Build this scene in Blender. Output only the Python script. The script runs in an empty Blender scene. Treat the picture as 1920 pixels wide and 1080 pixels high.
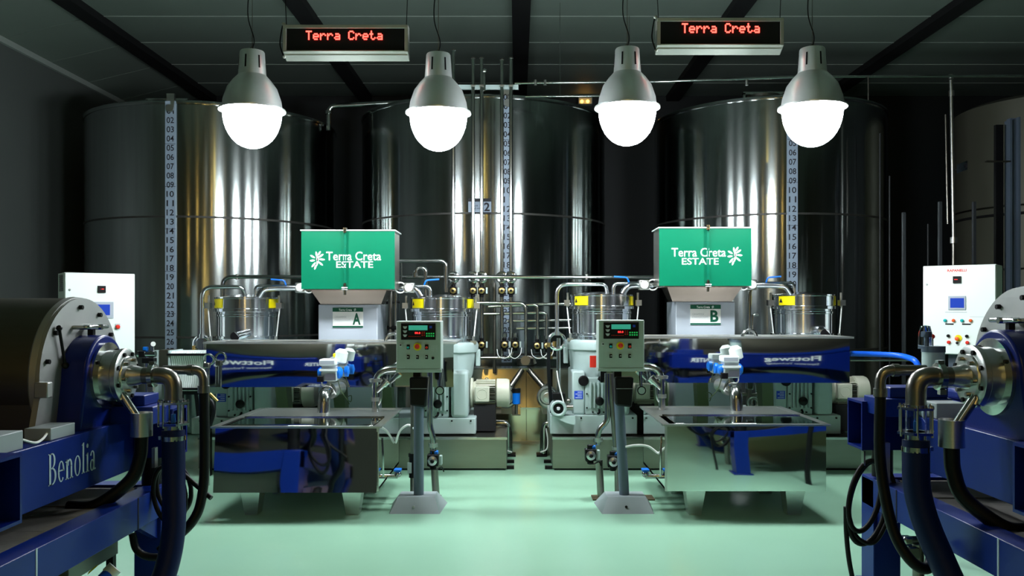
import bpy, math, random
from mathutils import Vector, Matrix
random.seed(7)
S = bpy.context.scene
COL = S.collection
R = math.radians
PI = math.pi
# ------------------------------------------------------------------ camera, world, exposure
FPX, CX, HZ, EYE = 1600.0, 970.0, 580.0, 1.65
cd = bpy.data.cameras.new('camera'); cam = bpy.data.objects.new('camera', cd); COL.objects.link(cam)
cam.location = (0, 0, EYE); cam.rotation_euler = (R(90), 0, 0)
cd.sensor_width = 36; cd.lens = 36 * FPX / 1920
cd.shift_x = -10 / 1920; cd.shift_y = 40 / 1920
cd.clip_start = .05
S.camera = cam
w = bpy.data.worlds.new('world'); S.world = w; w.use_nodes = True
w.node_tree.nodes['Background'].inputs[0].default_value = (0, 0, 0, 1)
w.node_tree.nodes['Background'].inputs[1].default_value = 0.0
S.view_settings.view_transform = 'Standard'; S.view_settings.look = 'None'
S.view_settings.gamma = 1; S.view_settings.exposure = 0.0
try: S.view_settings.use_curve_mapping = False
except Exception: pass
LAMP_E = 115.0        # glowing bowls of the four pendants
def area_light(name, loc, size, power, col=(1, 1, 1), rot=(0, 0, 0)):
    l = bpy.data.lights.new(name, 'AREA'); l.shape = 'DISK'; l.size = size; l.energy = power; l.color = col
    o = bpy.data.objects.new(name, l); COL.objects.link(o); o.location = loc; o.rotation_euler = rot
    return o
area_light('added_hall_fill', (-1.5, -1.5, 5.2), .6, 5, (.95, 1, .97))  # pair of unseen fills added behind the camera, no fixtures there
area_light('added_hall_fill', (1.5, -1.5, 5.2), .6, 5, (.95, 1, .97))
area_light('added_warm_fill', (0, -.5, 5.3), .3, 35, (1, .72, .15))  # added warm fill, tints the near floor that the cladding mirrors

def WX(px, D): return (px - CX) * D / FPX
def HZt(py, D): return EYE - (py - HZ) * D / FPX
def P(px, py, D): return Vector((WX(px, D), D, HZt(py, D)))

# ------------------------------------------------------------------ materials
def mat(name, col, metal=0, rough=.5, var=.06, vs=6, bump=0, bs=40, aniso=0, spec=.5, emit=None, es=0, trans=0, ior=1.45, stretch=None, coat=0, rvar=0):
    m = bpy.data.materials.new(name); m.use_nodes = True
    nt = m.node_tree; b = nt.nodes['Principled BSDF']; L = nt.links
    b.inputs['Metallic'].default_value = metal; b.inputs['Roughness'].default_value = rough
    b.inputs['Specular IOR Level'].default_value = spec; b.inputs['IOR'].default_value = ior
    if coat: b.inputs['Coat Weight'].default_value = coat; b.inputs['Coat Roughness'].default_value = .08
    tc = nt.nodes.new('ShaderNodeTexCoord'); mp = nt.nodes.new('ShaderNodeMapping')
    L.new(tc.outputs['Object'], mp.inputs[0])
    if stretch: mp.inputs['Scale'].default_value = stretch
    n = nt.nodes.new('ShaderNodeTexNoise'); n.inputs['Scale'].default_value = vs; n.inputs['Detail'].default_value = 4
    L.new(mp.outputs[0], n.inputs['Vector'])
    cr = nt.nodes.new('ShaderNodeMix'); cr.data_type = 'RGBA'
    c = Vector(col[:3])
    cr.inputs[6].default_value = (*(c * (1 - var)), 1); cr.inputs[7].default_value = (*[min(1, x) for x in c * (1 + var)], 1)
    L.new(n.outputs['Fac'], cr.inputs[0]); L.new(cr.outputs[2], b.inputs['Base Color'])
    if rvar:
        mr = nt.nodes.new('ShaderNodeMapRange'); mr.inputs['To Min'].default_value = max(.02, rough - rvar); mr.inputs['To Max'].default_value = rough + rvar
        L.new(n.outputs['Fac'], mr.inputs['Value']); L.new(mr.outputs[0], b.inputs['Roughness'])
    if aniso:
        b.inputs['Anisotropic'].default_value = aniso; b.inputs['Anisotropic Rotation'].default_value = .25
        t = nt.nodes.new('ShaderNodeTangent'); t.direction_type = 'RADIAL'; t.axis = 'Z'
        L.new(t.outputs[0], b.inputs['Tangent'])
    if bump:
        n2 = nt.nodes.new('ShaderNodeTexNoise'); n2.inputs['Scale'].default_value = bs; n2.inputs['Detail'].default_value = 2
        L.new(mp.outputs[0], n2.inputs['Vector'])
        bp = nt.nodes.new('ShaderNodeBump'); bp.inputs['Strength'].default_value = 1; bp.inputs['Distance'].default_value = bump
        L.new(n2.outputs['Fac'], bp.inputs['Height']); L.new(bp.outputs[0], b.inputs['Normal'])
    if emit:
        b.inputs['Emission Color'].default_value = (*emit, 1); b.inputs['Emission Strength'].default_value = es
    if trans: b.inputs['Transmission Weight'].default_value = trans
    return m
M = dict(
 floor=mat('green_epoxy', (.31, .56, .40), 0, .22, .05, 1.2, .0006, 5, rvar=.06),
 ceil=mat('ceiling_panel_paint', (.17, .21, .185), 0, .6, .05, 2),
 joint=mat('joint_sealant', (.33, .38, .35), 0, .5),
 beam=mat('dark_beam_paint', (.004, .004, .005), 0, .7),
 wall=mat('grey_wall_panel', (.10, .115, .108), 0, .5, .06, 1.5),
 postd=mat('dark_post_paint', (.016, .019, .022), 0, .5, .05, 6),
 funnel=mat('funnel_steel', (.24, .20, .17), 1, .25, .08, 4),
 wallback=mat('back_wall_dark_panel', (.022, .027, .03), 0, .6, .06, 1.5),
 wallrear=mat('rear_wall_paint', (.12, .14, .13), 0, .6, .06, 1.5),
 tank=mat('tank_steel', (.36, .395, .385), 1, .14, .22, 2.2, 0, 30, aniso=.84, stretch=(6, 6, .25)),
 mirror=mat('mirror_steel', (.68, .71, .69), 1, .04, .03, 2, .0008, 1.6),
 skid=mat('satin_steel', (.27, .27, .235), 1, .33, .08, 3, stretch=(1, 1, 8)),
 drum=mat('polished_drum_steel', (.80, .84, .88), 1, .15, .04, 3, .0004, 6, aniso=.85),
 pipe=mat('pipe_steel', (.50, .52, .51), 1, .16, .08, 12),
 dpipe=mat('dull_pipe_steel', (.26, .25, .225), 1, .3, .1, 12),
 brush=mat('brushed_steel', (.60, .62, .60), 1, .3, .08, 10, stretch=(1, 1, 12)),
 clad=mat('clad_steel', (.62, .60, .50), 1, .13, .05, 2, .004, 1.6),
 seam=mat('dull_weld_steel', (.06, .06, .055), .6, .5, .3, 20),
 rim=mat('bright_rim_steel', (.85, .88, .87), 1, .38, .03, 6),
 alu=mat('lamp_aluminium', (.80, .84, .82), .75, .33, .05, 10),
 plate=mat('grey_cast_plate', (.40, .41, .40), .7, .45, .12, 8),
 cover=mat('bowl_cover_steel', (.12, .115, .09), .85, .42, .12, 5, stretch=(1, 6, 6)),
 blue=mat('blue_machine_paint', (.001, .010, .14), 0, .32, .08, 6, .0003, 120, spec=.3),
 blued=mat('blue_frame_paint', (.001, .016, .17), 0, .36, .1, 5, spec=.3),
 bhose=mat('blue_rubber_hose', (.001, .008, .055), 0, .5, .15, 30, stretch=(1, 1, 6), spec=.25),
 hose=mat('black_rubber', (.003, .004, .005), 0, .45, spec=.25),
 brighthose=mat('bright_blue_hose', (.01, .12, .75), 0, .3),
 white=mat('white_enamel', (.80, .88, .86), 0, .35, .02),
 cabw=mat('cabinet_white', (.86, .94, .90), 0, .4, .01),
 grey=mat('machine_grey_paint', (.40, .50, .49), 0, .35, .05, 4),
 column=mat('column_grey_paint', (.42, .47, .53), 0, .4, .03, 3),
 motor=mat('motor_cream_paint', (.52, .53, .43), 0, .4, .05, 8),
 panelg=mat('control_box_grey', (.42, .50, .46), 0, .4, .04, 10),
 ped=mat('pedestal_blue_grey', (.10, .135, .18), 0, .4, .06, 8),
 base=mat('base_grey', (.28, .33, .34), 0, .5, .06, 8),
 green=mat('green_sign_enamel', (.0, .145, .072), 0, .3, .04, 3),
 dgreen=mat('dark_green_print', (.0, .09, .045), 0, .4),
 olive=mat('olive_frame_paint', (.06, .09, .04), 0, .5),
 print=mat('white_print', (.9, .92, .9), 0, .5, .01),
 faint=mat('faint_grey_print', (.55, .58, .6), 0, .6, .01),
 pale=mat('pale_lettering', (.42, .55, .6), 0, .5, .02),
 black=mat('black_plastic', (.004, .004, .005), 0, .4, spec=.25),
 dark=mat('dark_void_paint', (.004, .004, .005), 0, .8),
 ink=mat('black_ink', (.01, .01, .015), 0, .6),
 scale=mat('scale_strip_blue_grey', (.30, .38, .48), 0, .45, .04),
 yellow=mat('warning_yellow', (.85, .72, .0), 0, .45, .05, 20),
 red=mat('red_plastic', (.75, .03, .015), 0, .35),
 orange=mat('orange_plastic', (.9, .12, .02), 0, .35),
 teal=mat('teal_plastic', (.0, .45, .45), 0, .35),
 bluep=mat('blue_actuator_plastic', (.0, .16, .70), 0, .35),
 bluel=mat('blue_label', (.01, .06, .55), 0, .5),
 brass=mat('brass', (.6, .42, .15), 1, .35),
 brown=mat('brown_stain', (.09, .07, .035), 0, .8, .4, 30),
 wood=mat('worn_board', (.16, .15, .13), 0, .8, .4, 20, .002, 30, stretch=(1, 8, 1)),
 screen=mat('lcd_blue', (.01, .03, .25), 0, .2, emit=(.03, .08, .5), es=.5),
 grlcd=mat('lcd_green', (.05, .25, .2), 0, .3, emit=(.05, .5, .35), es=.5),
 ledred=mat('led_red', (.5, .0, .0), 0, .4, emit=(1, .03, .03), es=3),
 led=mat('led_sign_dots', (.5, .0, .0), 0, .4, emit=(1, .05, .035), es=7),
 ledgreen=mat('led_green', (.0, .2, .05), 0, .4, emit=(.02, .5, .1), es=.6),
 bulb=mat('lamp_glass_lit', (1, 1, 1), 0, .3, .0, emit=(.90, .96, 1), es=LAMP_E),
 warm=mat('small_warm_bulb', (1, .8, .3), 0, .3, .0, emit=(1, .62, .15), es=60),
 exitl=mat('emergency_lamp', (1, .5, .1), 0, .3, .0, emit=(1, .45, .08), es=5),
 glass=mat('sight_glass', (.9, .95, 1), 0, .03, 0, trans=1, ior=1.3),
 signw=mat('sign_frame_aluminium', (.55, .57, .52), .6, .4, .05, 8),
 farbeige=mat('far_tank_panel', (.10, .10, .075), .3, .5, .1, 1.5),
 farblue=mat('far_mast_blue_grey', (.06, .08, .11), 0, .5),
)
# ------------------------------------------------------------------ geometry helpers
class G:
    def __init__(s): s.v = []; s.f = []
    def add(s, vs, fs):
        k = len(s.v); s.v += [Vector(v) for v in vs]; s.f += [[i + k for i in f] for f in fs]; return s
    def box(s, x0, x1, y0, y1, z0, z1):
        return s.hexa([(x0, y0, z0), (x1, y0, z0), (x1, y1, z0), (x0, y1, z0), (x0, y0, z1), (x1, y0, z1), (x1, y1, z1), (x0, y1, z1)])
    def hexa(s, v):
        return s.add(v, [(3, 2, 1, 0), (4, 5, 6, 7), (0, 1, 5, 4), (1, 2, 6, 5), (2, 3, 7, 6), (3, 0, 4, 7)])
    def cbox(s, c, sx, sy, sz): return s.box(c[0] - sx / 2, c[0] + sx / 2, c[1] - sy / 2, c[1] + sy / 2, c[2] - sz / 2, c[2] + sz / 2)
    def lathe(s, prof, o, axis=(0, 0, 1), n=32):
        a = Vector(axis).normalized(); o = Vector(o)
        u = a.orthogonal().normalized() if abs(a.z) < .99 else Vector((1, 0, 0)); w_ = a.cross(u)
        vs = []; fs = []
        for r, h in prof:
            for i in range(n):
                t = 2 * PI * i / n; vs.append(o + a * h + (u * math.cos(t) + w_ * math.sin(t)) * max(r, 1e-5))
        for j in range(len(prof) - 1):
            for i in range(n):
                i2 = (i + 1) % n; fs.append((j * n + i, j * n + i2, (j + 1) * n + i2, (j + 1) * n + i))
        if prof[0][0] > 1e-4: fs.append(tuple(range(n))[::-1])
        if prof[-1][0] > 1e-4: fs.append(tuple((len(prof) - 1) * n + i for i in range(n)))
        return s.add(vs, fs)
    def cyl(s, p0, p1, r, r1=None, n=20):
        p0 = Vector(p0); p1 = Vector(p1); d = p1 - p0
        return s.lathe([(r, 0), (r if r1 is None else r1, d.length)], p0, d, n)
    def tube(s, pts, r, bend=.06, n=12, closed=False):
        pts = [Vector(p) for p in pts]; q = [pts[0]]
        for i in range(1, len(pts) - 1):
            a, b, c = pts[i - 1], pts[i], pts[i + 1]
            d0 = (a - b); d1 = (c - b); t = min(bend, d0.length * .49, d1.length * .49)
            A = b + d0.normalized() * t; B = b + d1.normalized() * t
            for k in range(7):
                u = k / 6; q.append(A * (1 - u) ** 2 + b * 2 * u * (1 - u) + B * u * u)
        q.append(pts[-1])
        return s.sweep(q, r, n)
    def spline(s, pts, r, n=10, sub=8):
        pts = [Vector(p) for p in pts]; q = []
        P_ = [pts[0] * 2 - pts[1]] + pts + [pts[-1] * 2 - pts[-2]]
        for i in range(1, len(P_) - 2):
            for k in range(sub):
                t = k / sub; a, b, c, d = P_[i - 1:i + 3]
                q.append(.5 * ((2 * b) + (c - a) * t + (2 * a - 5 * b + 4 * c - d) * t * t + (3 * b - a - 3 * c + d) * t ** 3))
        q.append(pts[-1]); return s.sweep(q, r, n)
    def sweep(s, q, r, n=12):
        q2 = [q[0]]
        for p in q[1:]:
            if (p - q2[-1]).length > 1e-4: q2.append(p)
        q = q2; m = len(q); T = []
        for i in range(m): T.append((q[min(i + 1, m - 1)] - q[max(i - 1, 0)]).normalized())
        u = T[0].orthogonal().normalized(); vs = []; fs = []
        for i in range(m):
            u = (u - T[i] * u.dot(T[i])).normalized(); w_ = T[i].cross(u)
            rr = r(i / (m - 1)) if callable(r) else r
            for k in range(n):
                t = 2 * PI * k / n; vs.append(q[i] + (u * math.cos(t) + w_ * math.sin(t)) * rr)
        for i in range(m - 1):
            for k in range(n):
                k2 = (k + 1) % n; fs.append((i * n + k, i * n + k2, (i + 1) * n + k2, (i + 1) * n + k))
        fs.append(tuple(range(n))[::-1]); fs.append(tuple((m - 1) * n + k for k in range(n)))
        return s.add(vs, fs)
    def prism(s, poly, f):     # poly of 2D points, f(a,b,t)->3D for t in 0,1
        n = len(poly)
        vs = [f(a, b, 0) for a, b in poly] + [f(a, b, 1) for a, b in poly]
        fs = [tuple(range(n))[::-1], tuple(range(n, 2 * n))] + [(i, (i + 1) % n, n + (i + 1) % n, n + i) for i in range(n)]
        return s.add(vs, fs)
    def ball(s, c, r, n=12):
        return s.lathe([(r * math.sin(PI * i / 8), -r * math.cos(PI * i / 8)) for i in range(9)], c, (0, 0, 1), n)
    def torus(s, c, axis, Rr, r, n=24, k=8, a0=0, a1=2 * PI):
        a = Vector(axis).normalized(); u = a.orthogonal().normalized() if abs(a.z) < .99 else Vector((1, 0, 0)); w_ = a.cross(u); c = Vector(c)
        q = [c + (u * math.cos(a0 + (a1 - a0) * i / n) + w_ * math.sin(a0 + (a1 - a0) * i / n)) * Rr for i in range(n + 1)]
        return s.sweep(q, r, k)
ORG = {}
SPLIT = {'catch', 'pipe_socket', 'tie_rod', 'coupling', 'pipe', 'pipe_clip', 'leg', 'foot_plate', 'end_frame', 'stand', 'post', 'box_leg', 'rod_foot_', 'cross_bar', 'hanger', 'stand_leg', 'signal_cable', 'table_rail', 'flange_bolt', 'ring_bolts', 'case_bolts', 'base_bolts', 'sleeve', 'green_keys', 'red_keys', 'logo_marks', 'vent_slots', 'cooling_slots', 'pump_body', 'suction_pipe', 'hose', 'case_rib', 'sign_band', 'sign_border', 'valve_body'}
RENAME = {'ring_bolts': 'ring_bolt', 'case_bolts': 'case_bolt', 'base_bolts': 'base_bolt', 'green_keys': 'green_key', 'red_keys': 'red_key', 'logo_marks': 'logo_mark', 'vent_slots': 'vent_slot', 'cooling_slots': 'cooling_slot'}
def comps(g):
    p = list(range(len(g.v)))
    def find(i):
        while p[i] != i: p[i] = p[p[i]]; i = p[i]
        return i
    for f in g.f:
        a = find(f[0])
        for i in f[1:]: p[find(i)] = a
    by = {}
    for f in g.f: by.setdefault(find(f[0]), []).append(f)
    out = []
    for fs in by.values():
        idx = sorted({i for f in fs for i in f}); mp = {i: k for k, i in enumerate(idx)}
        h = G(); h.v = [g.v[i] for i in idx]; h.f = [[mp[i] for i in f] for f in fs]; out.append(h)
    return out
def obj(name, g, m, parent=None, bevel=0, label=None, smooth=True, kind=None):
    if name in SPLIT and parent is not None:
        hs = comps(g)
        if len(hs) > 1:
            r_ = None
            for h in hs:
                o_ = obj1(RENAME.get(name, name), h, m, parent, bevel, label, smooth, kind); r_ = r_ or o_
            return r_
    return obj1(name, g, m, parent, bevel, label, smooth, kind)
def obj1(name, g, m, parent=None, bevel=0, label=None, smooth=True, kind=None):
    org = ORG.get(parent.name, Vector((0, 0, 0))) if parent else Vector((0, 0, 0))
    vs = g.v
    if parent is None:     # a single-mesh thing: origin at its base
        lo = [min(v[i] for v in vs) for i in range(3)]; hi = [max(v[i] for v in vs) for i in range(3)]
        org = Vector(((lo[0] + hi[0]) / 2, (lo[1] + hi[1]) / 2, lo[2]))
    me = bpy.data.meshes.new(name); me.from_pydata([v - org for v in vs], [], g.f); me.update()
    import bmesh
    bm = bmesh.new(); bm.from_mesh(me); bmesh.ops.recalc_face_normals(bm, faces=bm.faces); bm.to_mesh(me); bm.free()
    me.materials.append(m if not isinstance(m, str) else M[m])
    if smooth:
        me.polygons.foreach_set('use_smooth', [True] * len(me.polygons)); me.set_sharp_from_angle(angle=R(38))
    o = bpy.data.objects.new(name, me); COL.objects.link(o)
    if parent: o.parent = parent; ORG[o.name] = org
    else: o.location = org; ORG[o.name] = org
    if bevel:
        b = o.modifiers.new('bevel', 'BEVEL'); b.width = bevel; b.segments = 2; b.limit_method = 'ANGLE'; b.angle_limit = R(40)
    if label: o['label'] = label
    if kind: o['kind'] = kind
    return o
def thing(name, label, cat, loc, group=None):
    o = bpy.data.objects.new(name, None); COL.objects.link(o); o.location = Vector(loc); ORG[o.name] = Vector(loc)
    o.empty_display_size = .1
    o['label'] = label; o['category'] = cat
    if group: o['group'] = group
    return o
def tag(o, label, cat, group=None):
    o['label'] = label; o['category'] = cat
    if group: o['group'] = group
    return o
def struct(name, g, m, parent=None, **k):
    o = obj(name, g, m, parent, **k)
    if parent is None: o['kind'] = 'structure'
    return o
def text(body, o, xdir, ydir, width=None, height=None, m='print', parent=None, name='lettering', bold=0, ext=.001, line=None, center=True, label=None):
    """flat lettering: o = centre (or lower left), xdir/ydir unit vectors in the plane"""
    c = bpy.data.curves.new(name, 'FONT'); c.body = body; c.size = 1; c.offset = bold; c.resolution_u = 3
    if line: c.space_line = line
    t = bpy.data.objects.new(name, c); COL.objects.link(t)
    dg = bpy.context.evaluated_depsgraph_get(); me = bpy.data.meshes.new_from_object(t.evaluated_get(dg))
    COL.objects.unlink(t); bpy.data.objects.remove(t)
    g = G(); vs = [v.co.copy() for v in me.vertices]
    x0 = min(v.x for v in vs); x1 = max(v.x for v in vs); y0 = min(v.y for v in vs); y1 = max(v.y for v in vs)
    sx = width / (x1 - x0) if width else None; sy = height / (y1 - y0) if height else None
    sx = sx or sy; sy = sy or sx
    xd = Vector(xdir); yd = Vector(ydir); nd = xd.cross(yd); o = Vector(o)
    cx, cy = ((x0 + x1) / 2, (y0 + y1) / 2) if center else (x0, y0)
    g.add([o + xd * (v.x - cx) * sx + yd * (v.y - cy) * sy + nd * ext for v in vs], [list(p.vertices) for p in me.polygons])
    bpy.data.meshes.remove(me)
    return obj(name, g, m, parent, smooth=False, label=label)
XF, ZF = (1, 0, 0), (0, 0, 1)
def leaf_poly(c, ang, L_, w_, k=8):
    pts = []
    for i in range(k): t = PI * i / k; pts.append((-math.cos(t) * L_ / 2, w_ / 2 * math.sin(t)))
    for i in range(k): t = PI * i / k; pts.append((math.cos(t) * L_ / 2, -w_ / 2 * math.sin(t)))
    ca, sa = math.cos(ang), math.sin(ang)
    return [(c[0] + x * ca - y * sa, c[1] + x * sa + y * ca) for x, y in pts]
def sprig(c, s, y, parent, m='print'):
    g = G()
    for i, (dx, dz, a, L_) in enumerate([(-.05, .36, 100, .34), (.22, .27, 35, .36), (-.28, .22, 150, .34), (.28, .05, -5, .36), (-.3, -.02, 185, .32), (.2, -.2, -40, .36), (-.22, -.27, 230, .38), (.12, .42, 60, .3), (.02, -.05, 80, .6), (-.12, -.42, 250, .3), (.0, .12, 90, .4)]):
        g.prism(leaf_poly((c[0] + dx * s, c[2] + dz * s), R(a), L_ * s, .115 * s), lambda a_, b_, t, i=i: (a_, y - .0012 - .0002 * i * 0 - t * .0006, b_))
    return obj('olive_sprig_emblem', g, m, parent, smooth=False)

# ================================================================== room shell
XL, XR, YB, YR = -6.95, 9.7, 15.8, -6.0
CH = 5.6
struct('floor', G().box(XL - .1, XR + .1, YR - .1, YB + .1, -.1, 0), 'floor')
ce = struct('ceiling', G().box(-5.69, XR + .1, YR - .1, YB + .1, CH + .04, CH + .14).hexa([(XL - .1, YR, 5.33), (-5.69, YR, CH + .04), (-5.69, YB, CH + .04), (XL - .1, YB, 5.33), (XL - .1, YR, 5.45), (-5.69, YR, CH + .14), (-5.69, YB, CH + .14), (XL - .1, YB, 5.45)]), 'ceil')
xs = [-5.69, -2.81, .05, 2.87, 5.69, XR]
ys = [11.5 + 1.13 * k for k in range(-15, 4)]
for i in range(len(ys)):
    y0 = ys[i] + .012; y1 = (ys[i + 1] if i + 1 < len(ys) else YB) - .012
    for j in range(5):
        obj('ceiling_panel', G().box(xs[j] + .01, xs[j + 1] - .01, y0, y1, CH, CH + .04), 'ceil', ce)
    obj('ceiling_panel', G().hexa([(XL, y0, 5.30), (-5.7, y0, CH), (-5.7, y1, CH), (XL, y1, 5.30), (XL, y0, 5.34), (-5.7, y0, CH + .04), (-5.7, y1, CH + .04), (XL, y1, 5.34)]), 'ceil', ce)
    obj('joint_strip', G().box(-5.69, XR, ys[i] - .012, ys[i] + .012, CH - .006, CH + .03), 'joint', ce)
for i, x in enumerate([-5.69, -2.81, .05, 2.87, 5.69]):
    struct('trim_%d' % (i + 1), G().box(x - .12, x + .12, YR, YB, CH - .10, CH + .001), 'beam')
struct('wall_left', G().box(XL - .12, XL, YR, YB, 0, 5.34), 'wall')
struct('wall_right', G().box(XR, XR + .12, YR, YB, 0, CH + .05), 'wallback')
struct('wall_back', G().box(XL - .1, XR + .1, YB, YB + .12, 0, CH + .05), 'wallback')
struct('wall_rear', G().box(XL - .1, XR + .1, YR - .12, YR, 0, CH + .05), 'wallrear')
struct('added_glow_panel_1', G().box(-1.6, .2, YR, YR + .02, 1.1, 2.6), mat('added_warm_glow', (.8, .6, .2), 0, .4, .0, emit=(1, .68, .2), es=1.3))  # glowing panel added behind the camera for golden reflections in the steel
struct('trim_7', G().box(-1.68, .28, YR, YR + .05, 1.02, 1.1).box(-1.68, .28, YR, YR + .05, 2.6, 2.68).box(-1.68, -1.6, YR, YR + .05, 1.1, 2.6).box(.2, .28, YR, YR + .05, 1.1, 2.6), 'beam')  # frame around the added glow panel
struct('trim_6', G().box(XL, XL + .05, 5, YB, 5.23, 5.31), 'joint')

# ================================================================== storage tanks
def storage_tank(cx, cy, r, top, seams, strip_px, label, manhole=None, sign=False):
    t = thing('storage_tank', label, 'tank', (cx, cy, 0), 'steel storage tanks along the back wall')
    z = 0.02
    prof = [(r, z)]
    obj('tank_shell', G().lathe([(r, .02), (r, top - .02), (r - .02, top)], (cx, cy, 0), n=128), 'tank', t)
    obj('tank_roof', G().lathe([(r + .012, top - .05), (r + .018, top - .02), (r + .012, top), (r * .5, top + .10), (.02, top + .18)], (cx, cy, 0), n=96), 'tank', t)
    for s_ in seams:
        obj('weld_seam', G().lathe([(r - .01, s_ - .018), (r + .006, s_ - .012), (r + .006, s_ + .012), (r - .01, s_ + .018)], (cx, cy, 0), n=96), 'seam', t)
    if manhole:
        mx, my = manhole
        obj('manhole', G().lathe([(.2, top + .0), (.2, top + .16), (.23, top + .16), (.23, top + .2), (.0, top + .22)], (mx, my, 0), n=24), 'dpipe', t)
        obj('manhole_clamp', G().box(mx - .3, mx + .3, my - .03, my + .03, top + .22, top + .26).box(mx - .3, mx - .27, my - .03, my + .03, top + .06, top + .24).box(mx + .27, mx + .3, my - .03, my + .03, top + .06, top + .24), 'pipe', t)
    # level scale: flat strip standing off the shell
    f = (strip_px - CX) / FPX     # ray x/y
    a = 1 + f * f; b = -2 * (cy + f * cx); c = cx * cx + cy * cy - r * r
    y = (-b - math.sqrt(b * b - 4 * a * c)) / (2 * a); x = f * y
    n = Vector((x - cx, y - cy, 0)).normalized(); tx = Vector((-n.y, n.x, 0)); 
    if tx.x < 0: tx = -tx
    o = Vector((x, y, 0)) + n * .03
    hw = .068 * y / 11.3
    g = G(); zb, zt = .95, top - .02
    q = [o - tx * hw - n * .03, o + tx * hw - n * .03, o + tx * hw, o - tx * hw]
    g.hexa([(*v.xy, zb) for v in (q[3], q[2], q[1], q[0])] + [(*v.xy, zt) for v in (q[3], q[2], q[1], q[0])])
    st = obj('level_scale', g, 'scale', t, smooth=False)
    pitch = .1255 * y / 11.3
    p01, pp = {321: (209, 17.26), 950: (200.4, 17.44), 1485: (199, 17.55)}[strip_px]
    z00 = HZt(p01 - pp, y); pitch = pp * y / FPX
    for k in range(0 if strip_px == 950 else 1, 30):
        if z00 - k * pitch > zb + .05: text('%02d' % k, o + n * .003 + Vector((0, 0, z00 - k * pitch)), tx, ZF, width=hw * 1.4, height=.080 * y / 11.3, m='ink', parent=st, name='scale_number', bold=.012)
    for k in range(1, 7):
        c_ = o + n * .002 + Vector((0, 0, z00 - (k * 4.6) * pitch)); obj('scale_joint', G().hexa([c_ - tx * hw, c_ + tx * hw, c_ + tx * hw + n * .002, c_ - tx * hw + n * .002] + [v_ + Vector((0, 0, .005)) for v_ in (c_ - tx * hw, c_ + tx * hw, c_ + tx * hw + n * .002, c_ - tx * hw + n * .002)]), 'ink', st)
    obj('scale_clip', G().cyl(o + n * .0 + Vector((0, 0, zt - .1)), o + n * .03 + Vector((0, 0, zt - .1)), .05, n=16).box(o.x - .05, o.x + .05, o.y, o.y + .05, zt - .1, zt + .1), 'brush', t)
    return t
T1 = storage_tank(-4.6, 13.0, 1.79, 4.40, [2.87, 1.28], 321, 'leftmost big steel storage tank near the grey left wall', (-5.0, 12.2))
T2 = storage_tank(-.51, 13.1, 1.84, 4.49, [2.92, 1.05], 950, 'middle big steel storage tank behind the five vertical pipes')
T3 = storage_tank(3.83, 13.1, 1.70, 4.52, [2.93, 1.1], 1485, 'rightmost big steel storage tank behind the green hopper marked B', (3.55, 12.3))
# tank 2 number sign, standing off the shell
yy = 11.22
sg = thing('number_sign', 'small white sign with a black 2 on the middle tank', 'sign', P(900, 400, yy))
obj('sign_plate', G().box(WX(878, yy), WX(921, yy), yy, yy + .02, HZt(400, yy), HZt(372, yy)), 'scale', sg)
obj('sign_border', G().box(WX(878, yy), WX(921, yy), yy - .004, yy, HZt(378, yy), HZt(372, yy)).box(WX(878, yy), WX(921, yy), yy - .004, yy, HZt(400, yy), HZt(398, yy)), 'ink', sg)
text('2', P(913, 388, yy - .002), XF, ZF, width=.075, height=.115, m='ink', parent=sg, bold=.03)
text('tank\noil mill', P(894, 388, yy - .002), XF, ZF, width=.1, height=.06, m='ink', parent=sg)
g = G().box(WX(878, yy) + .05, WX(878, yy) + .08, yy + .02, yy + .06, HZt(396, yy), HZt(376, yy))
obj('sign_bracket', g, 'dpipe', sg)
# far right tank part, mast, pipes, tag
t = thing('storage_tank', 'dim beige panelled tank at the far right edge', 'tank', (8.1, 12.9, 0))
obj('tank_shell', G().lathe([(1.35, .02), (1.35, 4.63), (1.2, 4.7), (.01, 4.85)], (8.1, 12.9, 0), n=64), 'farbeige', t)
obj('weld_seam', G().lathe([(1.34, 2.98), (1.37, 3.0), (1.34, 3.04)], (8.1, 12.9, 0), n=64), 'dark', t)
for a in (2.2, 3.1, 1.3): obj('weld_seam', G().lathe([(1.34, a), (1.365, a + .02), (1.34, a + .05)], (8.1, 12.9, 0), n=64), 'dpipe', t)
D = 10.2
t = thing('ladder_mast', 'tall blue grey steel mast at the right edge', 'mast', (WX(1900, D), D, 0))
obj('channel', G().box(WX(1894, D), WX(1898, D), D, D + .12, 0, HZt(224, D)).box(WX(1898, D), WX(1912, D), D + .04, D + .12, 0, HZt(220, D)).box(WX(1908, D), WX(1912, D), D - .02, D + .04, 0, HZt(220, D)), 'farblue', t)
obj('cable_tray', G().box(WX(1872, D), WX(1886, D), D + .05, D + .1, .8, HZt(232, D)), 'black', t)
obj('rung', G().box(WX(1850, D), WX(1896, D), D + .0, D + .03, HZt(304, D), HZt(301, D)), 'dpipe', t)
D = 10.8
t = thing('riser_pipe', 'tall thin steel riser pipe in the dark right corner', 'pipe', (WX(1787, D), D, 0))
obj('pipe', G().cyl(P(1783, 150, D), P(1788, 452, D), .022), 'brush', t)
obj('pipe', G().cyl(P(1788, 450, D), (WX(1788, D), D, 0), .022), 'dpipe', t)
obj('pipe', G().cyl(P(1773, 215, D + .2), P(1777, 420, D + .2), .014), 'dpipe', t)
obj('coupling', G().cyl(P(1788, 445, D), P(1788, 456, D), .045).cyl(P(1784, 170, D), P(1784, 180, D), .035).cyl(P(1783, 140, D), P(1783, 148, D), .03), 'brush', t)
t = thing('tank_tag', 'small pale tag marked 9 in the dark right background', 'sign', P(1804, 320, D - .3))
d = D - .3
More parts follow.
